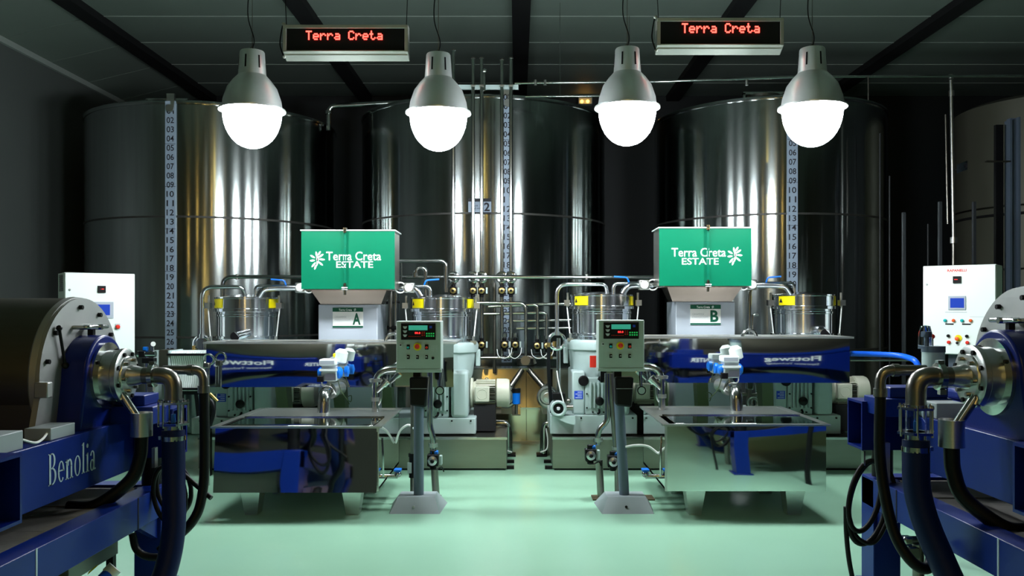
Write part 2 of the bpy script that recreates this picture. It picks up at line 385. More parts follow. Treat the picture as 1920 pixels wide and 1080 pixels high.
obj('tag_plate', G().hexa([P(1794, 325, d), P(1814, 318, d + .1), P(1814, 318, d + .12), P(1794, 325, d + .02), P(1794, 309, d), P(1814, 301, d + .1), P(1814, 301, d + .12), P(1794, 309, d + .02)]), 'farblue', t)
text('9', P(1811, 311, d + .07), XF, ZF, height=.07, m='ink', parent=t, bold=.03)
text('STORAGE\nTANK', P(1801, 315, d + .0), XF, ZF, width=.06, height=.04, m='ink', parent=t)
obj('tag_bracket', G().cyl(P(1804, 318, d + .08), P(1789, 318, D), .008), 'dark', t)
posts = [(1696, 398, 9.6), (1764, 378, 9.4), (1828, 378, 9.8)]
for i, (px, py, d) in enumerate(posts):
    tag(obj('rack_post', G().box(WX(px - 2.5, d), WX(px + 2.5, d), d, d + .04, 0, HZt(py, d)), 'postd'), ['thin dark steel post left of the right white cabinet', 'thin dark steel post directly above the right white cabinet', 'thin dark steel post above the right end of the white cabinet'][i], 'post')
# bundles of dark vertical rods right of the third tank
for i, (px, py) in enumerate([(1650, 250), (1668, 330), (1740, 420)]):
    d = 11.5
    tag(obj('cable_conduit', G().cyl((WX(px, d), d, 0), (WX(px, d), d, HZt(py, d)), .012), 'postd'), ['dark thin conduit right beside the rightmost tank', 'dark conduit between rightmost tank and rack posts', 'short dark conduit behind the right white cabinet'][i], 'pipe')
# ceiling level pipes
D = 10.6
t = thing('overhead_pipe', 'long thin overhead steel pipe running to the right wall', 'pipe', P(1300, 155, D))
obj('pipe', G().tube([P(965, 156, D), P(1240, 153, D), P(1500, 144, D), P(2250, 141, D + .2)], .016, .05), 'pipe', t)
for px in (1004, 1022, 1160, 1400): obj('pipe_clip', G().cyl(P(px, 160, D), P(px, 150, D), .02), 'brush', t)
obj('hanger', G().cyl(P(1628, 144, D), P(1628, 188, D), .008).cyl(P(1180, 153, D), P(1180, 30, D), .004), 'dpipe', t)
tag(obj('overhead_pipe', G().cyl(P(985, 181, 11), P(1130, 180, 11), .014).cyl(P(1050, 181, 11), (WX(1050, 11), 11, CH), .004), 'pipe'), 'short thin steel pipe just above the middle tank rim', 'pipe')
t = thing('vent_pipe', 'bent steel vent pipe between the left and middle tanks', 'pipe', P(616, 240, 12.6))
obj('pipe', G().tube([P(616, 245, 12.6), P(616, 199, 12.6), P(760, 192, 12.6)], .035, .12), 'pipe', t)
obj('coupling', G().cyl(P(616, 214, 12.6), P(616, 208, 12.6), .048), 'pipe', t)
t = thing('emergency_light', 'small fixture with two amber lights high on back wall', 'lamp', P(1097, 194, 15.7))
obj('housing', G().box(WX(1084, 15.7), WX(1110, 15.7), 15.62, 15.79, HZt(197, 15.7), HZt(184, 15.7)), 'grey', t, bevel=.01)
for px in (1091, 1102): obj('bulb', G().cyl(P(px, 190, 15.57), P(px, 190, 15.62), .03), 'exitl', t)
# small warm bulkhead lamps of the hall behind the viewer
for k, (x, y, z) in enumerate([(-3.0, -5.9, 4.5), (3.0, -5.9, 4.5), (-1.0, -5.9, 3.4), (5.2, -5.9, 3.9), (-5.4, -5.9, 3.7), (1.0, -5.9, 5.0)]):
    tag(obj('bulkhead_lamp', G().lathe([(.09, 0), (.09, .05), (.05, .1), (.0, .11)], (x, y - .08, z), (0, 1, 0), 16), 'warm'), ['upper left warm bulkhead lamp on the rear wall', 'upper right warm bulkhead lamp on the rear wall', 'warm bulkhead lamp just above the added rear glow panel', 'rightmost warm bulkhead lamp on the rear wall', 'leftmost warm bulkhead lamp on the rear wall', 'topmost warm bulkhead lamp on the rear wall'][k], 'lamp', 'bulkhead lamps behind the viewer')

# ================================================================== wainscot cladding in the middle
DC = 10.5
cl = thing('steel_cladding', 'polished steel cladding box in front of the middle tank', 'cladding', (WX(990, DC), DC, 0))
xa, xm, xb = WX(760, DC), WX(987, DC), WX(1230, DC)
zl = HZt(764, DC); zu = HZt(692, DC)
for a, b in ((xa, xm - .003), (xm + .003, xb)):
    obj('panel', G().box(a, b, DC, DC + .3, .03, zl - .02), 'clad', cl)
    obj('panel', G().hexa([(a, DC + .02, zl), (b, DC + .02, zl), (b, DC + .3, zl), (a, DC + .3, zl), (a, DC + .075, zu), (b, DC + .075, zu), (b, DC + .3, zu), (a, DC + .3, zu)]), 'clad', cl)
obj('ledge', G().box(xa, xb, DC - .02, DC + .3, zl - .02, zl), 'pipe', cl)
obj('kick_strip', G().box(xa, xb, DC - .02, DC, .0, .03), 'brush', cl)
obj('top_edge', G().box(xa, xb, DC + .02, DC + .35, zu, zu + .012), 'pipe', cl)
obj('channel', G().box(WX(1030, DC), WX(1036, DC), DC - .005, DC + .03, zl, zu), 'black', cl)

# ================================================================== pipe manifold in the middle
DM = 10.15
mf = thing('pipe_manifold', 'rack of vertical steel pipes with actuated valves before middle tank', 'pipework', (WX(930, DM), DM, 0))
def vpipe(px, y0, y1, d, r=.022, m='pipe', parent=None): obj('pipe', G().cyl(P(px, y0, d), P(px, y1, d), r), m, parent or mf)
def actuator(px, py, d, parent, w_=.1, cap='brass', side=True, name='valve', sx=1):
    c = P(px, py, d)
    v = obj(name, G().cbox(c, w_, w_, w_ * 1.05).cyl(c + Vector((0, 0, -w_ * .9)), c + Vector((0, 0, w_ * .9)), w_ * .3), 'black', parent, bevel=.006)
    obj('indicator_ring', G().lathe([(w_ * .42, 0), (w_ * .42, .02), (w_ * .24, .03), (.0, .03)], c + Vector((0, -w_ / 2, 0)), (0, -1, 0), 20), cap, v)
    obj('indicator_cap', G().lathe([(w_ * .2, .03), (w_ * .16, .05), (.0, .055)], c + Vector((0, -w_ / 2, 0)), (0, -1, 0), 12), 'black', v)
    if side: obj('junction_box', G().cbox(c + Vector((sx * w_ * .72, -.01, 0)), w_ * .25, w_ * .6, w_ * .85), 'grey', v, bevel=.004)
    return v
for px, yt, yb in ((850, 95, 545), (887, 110, 545), (903, 110, 672), (941, 112, 672), (958, 110, 672)):
    vpipe(px, yt, yb, DM)
    obj('pipe_elbow', G().torus(P(px, 520, DM - .05), (0, 1, 0), .055, .02, 20, 8), 'pipe', mf)
    obj('union', G().cyl(P(px, 534, DM), P(px, 528, DM), .035), 'pipe', mf)
    g = G().cyl(P(px, yt, DM), P(px, yt - 2, DM), .026); obj('pipe_cap', g, 'dpipe', mf)
    actuator(px, 545, DM - .06, mf, .085)
obj('support_rail', G().box(WX(846, DM), WX(972, DM), DM + .02, DM + .06, HZt(166, DM), HZt(158, DM)), 'grey', mf)
for px in (850, 887, 903, 941, 958): obj('rail_bracket', G().box(WX(px - 4, DM), WX(px + 4, DM), DM - .03, DM + .02, HZt(163, DM), HZt(160, DM)), 'brush', mf)
obj('pipe', G().cyl(P(908, 135, DM), P(908, 170, DM), .018).ball(P(908, 133, DM), .03), 'pipe', mf)
vpipe(927, 530, 700, DM + .15, .02, 'dpipe')
obj('pipe', G().cyl(P(880, 571, DM + .1), P(1072, 570, DM + .1), .02), 'pipe', mf)
obj('pipe', G().tube([P(892, 568, DM - .12), P(986, 568, DM - .12), P(986, 668, DM - .12)], .021, .1), 'pipe', mf)
obj('pipe', G().tube([P(915, 575, DM), P(1008, 571, DM), P(1008, 636, DM)], .019, .06), 'pipe', mf)
obj('pipe', G().tube([P(905, 589, DM + .05), P(1025, 586, DM + .05), P(1025, 636, DM + .05)], .019, .06), 'pipe', mf)
obj('pipe', G().cyl(P(950, 602, DM + .08), P(1070, 600, DM + .08), .017), 'pipe', mf)
obj('pipe', G().cyl(P(968, 616, DM + .08), P(1070, 615, DM + .08), .017), 'pipe', mf)
obj('pipe', G().tube([P(880, 671, DM - .1), P(956, 671, DM - .1), P(962, 660, DM - .1)], .02, .04), 'pipe', mf)
obj('pipe', G().tube([P(1003, 671, DM - .1), P(1045, 671, DM - .1)], .018, .04), 'pipe', mf)
for px, py in ((903, 646), (946, 646), (966, 646), (1007, 648), (1026, 648)):
    actuator(px, py, DM - .1, mf, .085)
for px, py in ((903, 632), (946, 628), (966, 628), (1008, 632), (1025, 632), (986, 578), (941, 588), (958, 602)):
    obj('union', G().cyl(P(px, py + 4, DM - .01), P(px, py - 3, DM - .01), .03), 'pipe', mf)
g = G()
for cx_, w_ in ((946, 14), (966, 12), (1012, 16), (1026, 12)):
    g.spline([P(cx_ - w_, 655, DM - .2), P(cx_ - w_ * .8, 667, DM - .22), P(cx_, 672, DM - .2), P(cx_ + w_ * .8, 664, DM - .22), P(cx_ + w_, 652, DM - .2)], .005, 6, 5)
obj('signal_cable', g, 'print', mf)
for k, px in enumerate((1014, 1034)):
    obj('brass_fitting', G().cyl(P(1040 - k * 8, 640 + k * 20, DM - .2), P(1040 - k * 8, 655 + k * 18, DM - .2), .025, n=8), 'brass', mf)
# dark pump block under valves and pumps on cladding
obj('pump_body', G().cyl(P(985, 684, DM - .1), P(985, 672, DM - .1), .10).cyl(P(985, 676, DM - .25), P(985, 676, DM), .055).tube([P(985, 668, DM - .1), P(999, 670, DM - .1), P(1003, 682, DM - .1)], .02, .05), 'dpipe', mf)
def floor_pump(px, name_lbl, sgn):
    d = 9.95
    t = thing('transfer_pump', name_lbl, 'pump', (WX(px, d), d, HZt(764, DC)))
    obj('pump_head', G().lathe([(.125, 0), (.13, .02), (.13, .06), (.11, .08), (.06, .08), (.055, .095), (.02, .1), (.0, .1)], P(px, 744, d), (0, -1, 0), 28), 'brush', t)
    obj('pump_back', G().cyl(P(px, 744, d), P(px, 744, d) + Vector((0, .35, 0)), .09), 'dpipe', t)
    obj('pump_foot', G().box(WX(px - 10, d), WX(px + 10, d), d - .02, d + .55, HZt(764, DC) - .01, HZt(760, d)), 'dpipe', t)
    obj('head_bolt', G().torus(P(px, 744, d - .085), (0, 1, 0), .09, .008, 20, 6), 'pipe', t)
    tip = P(985 + sgn * 6, 693, d + .1)
    obj('suction_pipe', G().cyl(P(px - sgn * 4, 730, d), tip, .032).cyl(P(px - sgn * 8, 722, d), P(px - sgn * 3, 733, d), .045), 'dpipe', t)
    obj('blue_strainer', G().box(WX(px - 9, d), WX(px + 9, d), d - .02, d + .08, HZt(733, d), HZt(726, d)), 'blued', t)
    return t
floor_pump(1027, 'round steel transfer pump right of the centre gap', 1)
floor_pump(950, 'round steel transfer pump half hidden behind the cream motor', -1)
t = thing('filter_canister', 'small blue filter canister left of the centre gap', 'filter', (WX(968, 9.95), 9.95, HZt(757, 9.95)))
obj('canister', G().cyl(P(968, 757, 9.75), P(968, 736, 9.75), .045), 'bluep', t)
obj('canister_cap', G().cyl(P(968, 736, 9.75), P(968, 728, 9.75), .05), 'black', t)
obj('canister_stand', G().cyl((WX(968, 9.75), 9.75, HZt(764, DC)), P(968, 756, 9.75), .02).box(WX(960, 9.75), WX(976, 9.75), 9.7, 10.48, HZt(764, DC) - .001, HZt(764, DC) + .012), 'dpipe', t)
t = thing('rack_stand', 'black pipe stand left of the centre aisle behind the skid', 'stand', (WX(953, 9.6), 9.6, 0))
def pipe_stand(t, s, x0):
    d = 9.6
    obj('pipe', G().tube([P(x0 - s * 54, 793, d), P(x0, 793, d), P(x0, 850, d)], .03, .06), 'pipe', t)
    obj('pipe', G().tube([P(x0 - s * 54, 800, d + .1), P(x0 + s * 3, 800, d + .1), P(x0 + s * 4, 850, d + .1)], .025, .08), 'pipe', t)
    obj('stand_leg', G().cyl(P(x0 - s * 3, 800, d), (WX(x0 - s * 3, d), d, 0), .02).cyl(P(x0 + s * 2, 800, d + .1), (WX(x0 + s * 2, d), d + .1, 0), .02), 'black', t)
    obj('foot_plate', G().box(min(WX(x0 - s * 5, d), WX(x0 + s * 14, d)), max(WX(x0 - s * 5, d), WX(x0 + s * 14, d)), d - .06, d + .14, 0, .02), 'black', t)
    obj('cable', G().spline([P(x0 - s * 4, 803, d - .05), P(x0 - s * 7, 825, d - .06), P(x0 - s * 5, 842, d - .06), P(x0 + s * 7, 848, d - .06)], .008, 6), 'print', t)
pipe_stand(t, 1, 953)
t = thing('rack_stand', 'black pipe stand right of the centre aisle behind the skid', 'stand', (WX(1018, 9.6), 9.6, 0))
pipe_stand(t, -1, 1020)

# ================================================================== processing units A and B
def motor(t_, x0, x1, c, r, s=1, parent=None, full=True):
    """electric motor along x, flange at x0, cowl at x1; c=(y,z)"""
    y, z = c; L_ = x1 - x0
    A = lambda f: x0 + L_ * f
    obj('motor_flange', G().cyl((A(0), y, z), (A(.06), y, z), r * 1.08, n=28).cyl((A(.06), y, z), (A(.16), y, z), r * .8, r * .9), 'motor', t_)
    g = G().cyl((A(.14), y, z), (A(.62), y, z), r * .86, n=28)
    for k in range(28):
        a = 2 * PI * k / 28; u = Vector((0, math.cos(a), math.sin(a))); w_ = Vector((0, -math.sin(a), math.cos(a))) * .004
        p0 = Vector((A(.14), y, z)) + u * r * .8; p1 = Vector((A(.62), y, z)) + u * r * .8; q0 = p0 + u * r * .18; q1 = p1 + u * r * .18
        g.hexa([p0 - w_, p1 - w_, p1 + w_, p0 + w_, q0 - w_, q1 - w_, q1 + w_, q0 + w_])
    obj('motor_fins', g, 'motor', t_, kind='stuff')
    obj('fan_cowl', G().lathe([(r * .9, 0), (r * 1.03, .01), (r * 1.03, L_ * .27), (r * .95, L_ * .33), (r * .4, L_ * .36), (.0, L_ * .36)], (A(.64), y, z), (1, 0, 0), 32), 'motor', t_)
    tb = obj('terminal_box', G().box(A(.12), A(.48), y - r * 1.25, y - r * .7, z - r * .55, z + r * .55), 'motor', t_, bevel=.012)
    obj('terminal_lid_ring', G().torus((A(.30), y - r * 1.25, z), (0, 1, 0), r * .36, .004, 24, 6), 'motor', tb)
    g = G()
    for k in range(9): g.box(A(.49), A(.62), y - r * 1.02, y - r * .9, z - r * .55 + k * r * .13, z - r * .55 + k * r * .13 + r * .05)
    obj('cooling_slots', g, 'black', t_)
    obj('lifting_eye', G().torus((A(.4), y, z + r * .95), (0, 1, 0), .02, .006, 14, 6), 'brush', t_)
    obj('motor_foot', G().box(A(.2), A(.55), y - r * .6, y + r * .6, z - r * 1.15, z - r * .8), 'motor', t_)

def separator(cx, dz, lab, spout=True, spoutdir=1, yel_right=False):
    D = 9.35; X0 = WX(cx, D)
    fx = lambda px, d=9.05: WX(cx + px, d) 
    Z = lambda py, d=9.05: HZt(py, d) + dz
    t = thing('centrifugal_separator', lab, 'separator', (X0, D, .335), 'vertical separators of the two units')
    r = .345
    zt, zb = Z(557), Z(640)
    prof = [(r * .93, zb - .1), (r * .93, zb + .02), (r * .97, zb + .025), (r * .97, zb + .05), (r * .93, zb + .055), (r * .93, zb + .26), (r * .95, zb + .265), (r * .95, zb + .285), (r * .93, zb + .29),
            (r * .93, zt - .16), (r * 1.02, zt - .155), (r * 1.02, zt - .125), (r * .98, zt - .12), (r * .98, zt - .02), (r * 1.0, zt - .015), (r * 1.0, zt), (r * .9, zt + .004), (.1, zt + .03), (.0, zt + .03)]
    dr = obj('drum', G().lathe(prof, (X0, D, 0), n=64), 'drum', t)
    yf = lambda a: (X0 + r * 1.0 * math.sin(a), D - r * 1.0 * math.cos(a))
    for st_ in (-62, 58):
        lb = G()
        for k in range(6):
            a0 = R(st_ + k * 5.2); a1 = R(st_ + (k + 1) * 5.2)
            (xa_, ya_), (xb_, yb_) = yf(a0), yf(a1)
            lb.add([(xa_, ya_, zt - .115), (xb_, yb_, zt - .115), (xb_, yb_, zt - .02), (xa_, ya_, zt - .02)], [(0, 1, 2, 3)])
        y2 = obj('warning_label', lb, 'yellow', dr, smooth=False)
        if st_ < 0: yl = y2
    a = R(-57); p = Vector((*yf(a), zt - .065)); n = Vector((math.sin(a), -math.cos(a), 0)); tt = Vector((math.cos(a), math.sin(a), 0))
    g = G().add([p + n * .003 - tt * .022 + Vector((0, 0, -.022)), p + n * .003 + tt * .022 + Vector((0, 0, -.022)), p + n * .003 + Vector((0, 0, .025))], [(0, 1, 2)])
    obj('warning_triangle', g, 'ink', yl, smooth=False)
    for sx in (-1, 1):
        obj('clamp_rod', G().cyl((X0 + sx * r * 1.13, D - .12, zt - .09), (X0 + sx * r * 1.02, D - .14, zb), .007), 'print', t)
        obj('clamp', G().box(X0 + sx * r * 1.12 - .03, X0 + sx * r * 1.12 + .03, D - .16, D - .08, zt - .12, zt - .06).cyl((X0 + sx * r * 1.1, D - .12, zt - .13), (X0 + sx * r * 1.1, D - .12, zt + .02), .012), 'brush', t)
        obj('rod_foot', G().cyl((X0 + sx * r * 1.02, D - .14, zb - .02), (X0 + sx * r * 1.02, D - .14, zb + .05), .016).box(X0 + sx * r * 1.02 - .03, X0 + sx * r * 1.02 + .03, D - .17, D - .1, zb - .035, zb), 'brush', t)
    # painted bowl housing
    zc = Z(700)
    obj('bowl_housing', G().lathe([(r * .75, zc - .25), (r * .98, zc - .02), (r * 1.06, zb - .16), (r * 1.06, zb - .13), (r * 1.14, zb - .12), (r * 1.16, zb - .05), (r * 1.12, zb - .02), (r * .9, zb - .015)], (X0, D, 0), n=56), 'grey', t)
    for sx in (-1, 1): obj('housing_lug', G().box(X0 + sx * r * 1.14 - .025, X0 + sx * r * 1.14 + .025, D - .05, D + .05, zb - .28, zb - .1), 'grey', t, bevel=.008)
    # gear case row
    yf0 = 8.98
    obj('gear_block', G().box(fx(-56), fx(-32), yf0, 9.7, Z(781), Z(700)), 'grey', t, bevel=.02)
    lab_ = obj('rating_label', G().box(fx(-52), fx(-36), yf0 - .004, yf0, Z(752), Z(737)), 'bluel', t)
    g = G()
    for k in range(4): g.box(fx(-50 + (k % 2) * 4), fx(-38), yf0 - .006, yf0 - .004, Z(750 - k * 3.4), Z(749.2 - k * 3.4))
    obj('label_print', g, 'print', lab_)
    obj('port_cap', G().lathe([(.055, 0), (.055, .03), (.045, .04), (.0, .04)], (fx(-35), yf0, Z(718)), (0, -1, 0), 24), 'black', t)
    obj('rib_case', G().box(fx(-32), fx(14), yf0 - .02, 9.7, Z(781), Z(712)), 'grey', t, bevel=.012)
    for k in range(5): obj('case_rib', G().box(fx(-24 + k * 7.2), fx(-20.5 + k * 7.2), yf0 - .055, yf0 - .01, Z(768), Z(720)), 'grey', t, bevel=.006)
    obj('oil_plug', G().lathe([(.045, 0), (.045, .03), (.03, .04), (.0, .04)], (fx(-6), yf0 - .05, Z(755)), (0, -1, 0), 20), 'black', t)
    g = G()
    for (a_, b_) in ((-29, 716), (-29, 768), (11, 716), (11, 768), (-18, 776), (2, 776), (11, 742), (-29, 742)): g.cyl((fx(a_), yf0 - .04, Z(b_)), (fx(a_), yf0 - .02, Z(b_)), .009, n=8)
    obj('case_bolts', g, 'black', t)
    obj('drive_housing', G().box(fx(18), fx(50), yf0 - .06, 9.6, Z(781), Z(694)), 'grey', t, bevel=.035)
    obj('oil_tap', G().tube([(fx(-6), yf0 - .02, Z(772)), (fx(-6), yf0 - .06, Z(776)), (fx(-10), yf0 - .06, Z(779))], .012, .02, 8), 'black', t)
    # base box
    obj('base_box', G().box(fx(-97), fx(64), 8.92, 9.9, .345, Z(781)), 'grey', t, bevel=.01)
    g = G()
    for a_ in (-80, -40, 20, 55): g.cyl((fx(a_), 8.905, Z(786)), (fx(a_), 8.92, Z(786)), .01, n=8)
    obj('base_bolts', g, 'black', t)
    motor(t, WX(cx + 53, 9.2), WX(cx + 128, 9.2), (9.3, HZt(738, 9.2) + dz), .15)
    obj('motor_bracket', G().box(WX(cx + 60, 9.2), WX(cx + 100, 9.2), 9.15, 9.5, .345, HZt(758, 9.2)), 'dark', t)
    # overflow loop
    if spout:
        s = spoutdir
        p0 = Vector((X0 + s * .08, D - r * .95, zb + .02)); 
        obj('discharge_spout', G().cyl((X0 + .1 * s, D - r * .9, zb + .09), (X0 + .1 * s - .05, 8.78, zb + .06), .045), 'drum', t)
        obj('spout_mouth', G().cyl((X0 + .1 * s - .051, 8.775, zb + .06), (X0 + .1 * s - .05, 8.79, zb + .06), .047), 'black', t)
    return t, X0, D, zt, zb

def unit(cx, side, lett, dz, dpy):
    """cx column centre px; side -1: trough extends left (unit A), +1 right (unit B)"""
    Zf = lambda py, d: HZt(py, d) + dz
    # skid ----------------------------------------------------------
    if side < 0: sx0, sx1 = 372, 950
    else: sx0, sx1 = 1036, 1618
    d = 8.74
    sk = thing('steel_skid', 'low satin steel skid under the ' + ('left' if side < 0 else 'right') + ' processing unit', 'skid', (WX((sx0 + sx1) / 2, d), d, 0), 'skids of the two units')
    ztop = HZt(822, d)
    obj('skid_box', G().box(WX(sx0, d), WX(sx1, d), d, 10.2, .02, ztop), 'skid', sk, bevel=.004)
    obj('skid_rim', G().box(WX(sx0, d) - .005, WX(sx1, d) + .005, d - .008, d + .01, ztop - .012, ztop + .012), 'pipe', sk)
    e = sx1 if side < 0 else sx0; s = 1 if side < 0 else -1
    for yy_ in (8.80, 9.15):
        obj('skid_foot', G().box(min(WX(e, d), WX(e, d) + s * .075), max(WX(e, d), WX(e, d) + s * .075), yy_, yy_ + .06, 0, .03), 'black', sk)
    obj('skid_base', G().box(WX(sx0, d) + .02, WX(sx1, d) - .02, d + .02, 10.1, 0, .02), 'black', sk)
    # column --------------------------------------------------------
    d = 9.05
    col = thing('control_column', 'white grey column cabinet with sign ' + lett + ' under the green hopper', 'cabinet', (WX(cx, d), d + .3, ztop + .012))
    obj('cabinet_body', G().box(WX(cx - 55, d), WX(cx + 56, d), d, d + .55, ztop + .012, Zf(571, d)), 'column', col, bevel=.008)
    sp = obj('sign_plate', G().box(WX(cx - 28, d), WX(cx + 29, d), d - .008, d, Zf(614, d), Zf(577, d)), 'print', col)
    obj('sign_band', G().box(WX(cx - 28, d), WX(cx + 29, d), d - .011, d - .008, Zf(584.5, d), Zf(577, d)).box(WX(cx - 28, d), WX(cx + 29, d), d - .011, d - .008, Zf(614, d), Zf(611, d)), 'dgreen', sp)
    text(lett, (WX(cx + 17, d), d - .010, Zf(598, d)), XF, ZF, width=.085, height=.125, m='dgreen', parent=sp, bold=.03)
    text('Terra Creta', (WX(cx - 4, d), d - .0115, Zf(581, d)), XF, ZF, width=.14, height=.024, m='print', parent=sp, bold=.02)
    sprig((WX(cx + 14, d), 0, Zf(581, d)), .03, d - .0115, sp)
    text('GRAMMH\nPARAGOGHS', (WX(cx - 9, d), d - .010, Zf(597, d)), XF, ZF, width=.17, height=.05, m='faint', parent=sp)
    # hopper --------------------------------------------------------
    d = 8.72; x0, x1 = (565, 740) if side < 0 else (1236, 1409)
    y0, y1 = (433, 542) if side < 0 else (428, 536)
    hp = thing('green_hopper', 'green sign fronted steel hopper above the cabinet marked ' + lett, 'hopper', (WX(cx, d), d + .5, HZt(570 + dpy, d)), 'green hoppers of the two units')
    zb, zt = HZt(y1, d), HZt(y0, d); xa_, xb_ = WX(x0, d), WX(x1, d)
    obj('hopper_box', G().box(xa_ + .01, xb_ - .01, d + .012, d + .42, zb, zt - .01), 'skid', hp)
    obj('front_panel', G().box(xa_, xb_, d, d + .012, zb, zt), 'green', hp)
    obj('lid', G().box(xa_ - .01, xb_ + .01, d - .01, d + .43, zt, zt + .012), 'white', hp)
    zc = HZt(570 + dpy, d)
    xo0, xo1 = WX(x0 + 15, d), WX(x1 - 15, d)
    obj('funnel', G().hexa([(xo0 + .08, d + .15, zc), (xo1 - .08, d + .15, zc), (xo1 - .08, d + .38, zc), (xo0 + .08, d + .38, zc), (xo0, d + .02, zb), (xo1, d + .02, zb), (xo1, d + .40, zb), (xo0, d + .40, zb)]), 'funnel', hp)
    obj('funnel_rim', G().box(xo0 - .03, xo1 + .03, d + .01, d + .41, zb - .012, zb), 'brush', hp)
    gx = WX(x0 + (x1 - x0) * (.475 if side < 0 else .52), d)
    obj('level_tube', G().cyl((gx, d - .04, zb + .05), (gx, d - .04, zt + .02), .012), 'glass', hp)
    obj('tube_tap', G().cyl((gx, d - .04, zb - .06), (gx, d - .04, zb + .06), .014).cyl((gx - .03, d - .04, zb + .005), (gx + .03, d - .04, zb + .005), .02).cyl((gx, d, zb + .04), (gx, d - .05, zb + .04), .016), 'pipe', hp)
    obj('tube_clip', G().box(gx - .015, gx + .015, d - .05, d, zt - .02, zt + .03), 'pipe', hp)
    if side < 0:
        text('Terra Creta', P(663, 480, d), XF, ZF, width=WX(714, d) - WX(611, d), height=.09, parent=hp, bold=.009)
        text('ESTATE', P(665, 496, d), XF, ZF, width=WX(699, d) - WX(630, d), height=.068, parent=hp, bold=.012)
        sprig(P(595, 488, d), .17, d, hp)
    else:
        text('Terra Creta', P(1310, 473, d), XF, ZF, width=WX(1361, d) - WX(1259, d), height=.09, parent=hp, bold=.009)
        text('ESTATE', P(1313, 490, d), XF, ZF, width=WX(1347, d) - WX(1278, d), height=.068, parent=hp, bold=.012)
        sprig(P(1378, 480, d), .17, d, hp)
    # separators ------------------------------------------------------
    if side < 0:
        L_ = separator(464, dz, 'steel drum separator at the left end of unit A', True, 1)
        R_ = separator(829, dz, 'steel drum separator right of hopper A beside control pedestal', True, -1)
    else:
        L_ = separator(1128, dz, 'steel drum separator left of hopper B beside control pedestal', False, 1)
        R_ = separator(1504, dz, 'steel drum separator at the right end of unit B', True, 1)
    # inlet piping ------------------------------------------------------
    for (tt, X0, D_, zt_, zb_), s in ((L_, 1), (R_, -1)):
        hx = xa_ if s > 0 else xb_
        px_ = thing('inlet_pipe', 'steel inlet pipe with boxed valve joining hopper ' + lett + ' to its ' + ('left' if s > 0 else 'right') + ' drum', 'pipe', (X0, 9.2, zt_ + .02), 'inlet pipes from the hoppers')
        zz = Zf(540, 9.2)
        obj('pipe', G().tube([(X0 + s * .12, 9.25, zt_ + .005), (X0 + s * .12, 9.25, zz + .02), (X0 + s * .42, 9.25, zz + .02), (hx + s * .05, 9.2, zz)], .022, .09), 'drum', px_)
        obj('pipe', G().tube([(X0 + s * .2, 9.1, zt_ + .005), (X0 + s * .25, 9.1, zz - .01), (X0 + s * .38, 9.12, zz), (hx, 9.15, zz)], .035, .09), 'drum', px_)
        vx = hx - s * .10
        v = obj('valve', G().cbox((vx, 9.12, zz), .11, .12, .11), 'brush', px_, bevel=.012)
        obj('valve_cap', G().lathe([(.042, 0), (.042, .02), (.02, .03), (.0, .03)], (vx, 9.06, zz), (0, -1, 0), 20), 'print', v)
        obj('valve_loop', G().torus((vx + s * .09, 9.07, zz), (0, 1, 0), .055, .008, 16, 6), 'print', v)
        obj('handle', G().tube([(hx - s * .26, 9.1, zz + .03), (hx - s * .28, 9.1, zz + .08), (hx - s * .42, 9.1, zz + .09)], .009, .02, 8), 'bluep', px_)
        # tall overflow hoop beside left drum
    tt, X0, D_, zt_, zb_ = L_
    hoop = thing('overflow_pipe', 'tall bent steel pipe over the left drum of unit ' + lett, 'pipe', (X0 - .48, 8.95, zb_ - .1), 'bent overflow pipes')
    xh = WX(379 if side < 0 else 1044, 9.1)
    obj('pipe', G().tube([(xh, 9.1, Zf(632, 9.1)), (xh, 9.1, Zf(538, 9.1)), (X0 + .02, 9.12, Zf(538, 9.1)), (X0 + .04, 9.15, zt_ + .01)], .022, .12), 'drum', hoop)
    obj('pipe_arch', G().torus((xh, 9.1, Zf(645, 9.1)), (0, 1, 0), .085, .018, 20, 8, 0, 2 * PI).cyl((xh, 9.1, Zf(634, 9.1)), (xh, 9.1, Zf(626, 9.1)), .03), 'drum', hoop)
    obj('brass_fitting', G().cyl((xh - .085, 9.1, Zf(648, 9.1)), (xh - .085, 9.1, Zf(656, 9.1)), .022, n=8), 'brass', hoop)
    obj('drop_hose', G().tube([(xh - .085, 9.1, Zf(655, 9.1)), (xh - .09, 9.1, Zf(700, 9.1)), (xh - .06, 9.12, Zf(760, 9.1)), (xh - .04, 9.15, ztop)], .02, .1), 'hose', hoop)
    obj('pipe', G().cyl((xh + .02, 9.15, Zf(640, 9)), (xh + .02, 9.15, ztop), .022), 'pipe', hoop)
    # trough ----------------------------------------------------------
    d = 8.15
    if side < 0: tx0, tx1, ty0, ty1 = 386, 850, 644, 726
    else: tx0, tx1, ty0, ty1 = 1126, 1594, 634, 718
    tr = thing('malaxer_trough', 'long mirror steel trough under hopper ' + lett, 'trough', (WX((tx0 + tx1) / 2, d), d + .3, HZt(ty1, d)), 'mirror steel troughs')
    xa2, xb2 = WX(tx0, d), WX(tx1, d); zb2, zt2 = HZt(ty1, d), HZt(ty0, d)
    # gently dished front sheet
    g = G(); nx, nz = 48, 16; dep = .012
    vs = []; 
    for j in range(nz + 1):
        for i in range(nx + 1):
            u, v = i / nx, j / nz
            e_ = min(u, 1 - u) * 8; edge = 1 - math.exp(-e_)
            yb_ = .0012 * math.sin(u * 9 + 1.3 * side) * math.sin(v * PI) * edge + .004 * math.sin(v * PI) * edge
            vs.append((xa2 + (xb2 - xa2) * u, d - yb_ + .012, zb2 + (zt2 - zb2) * v))
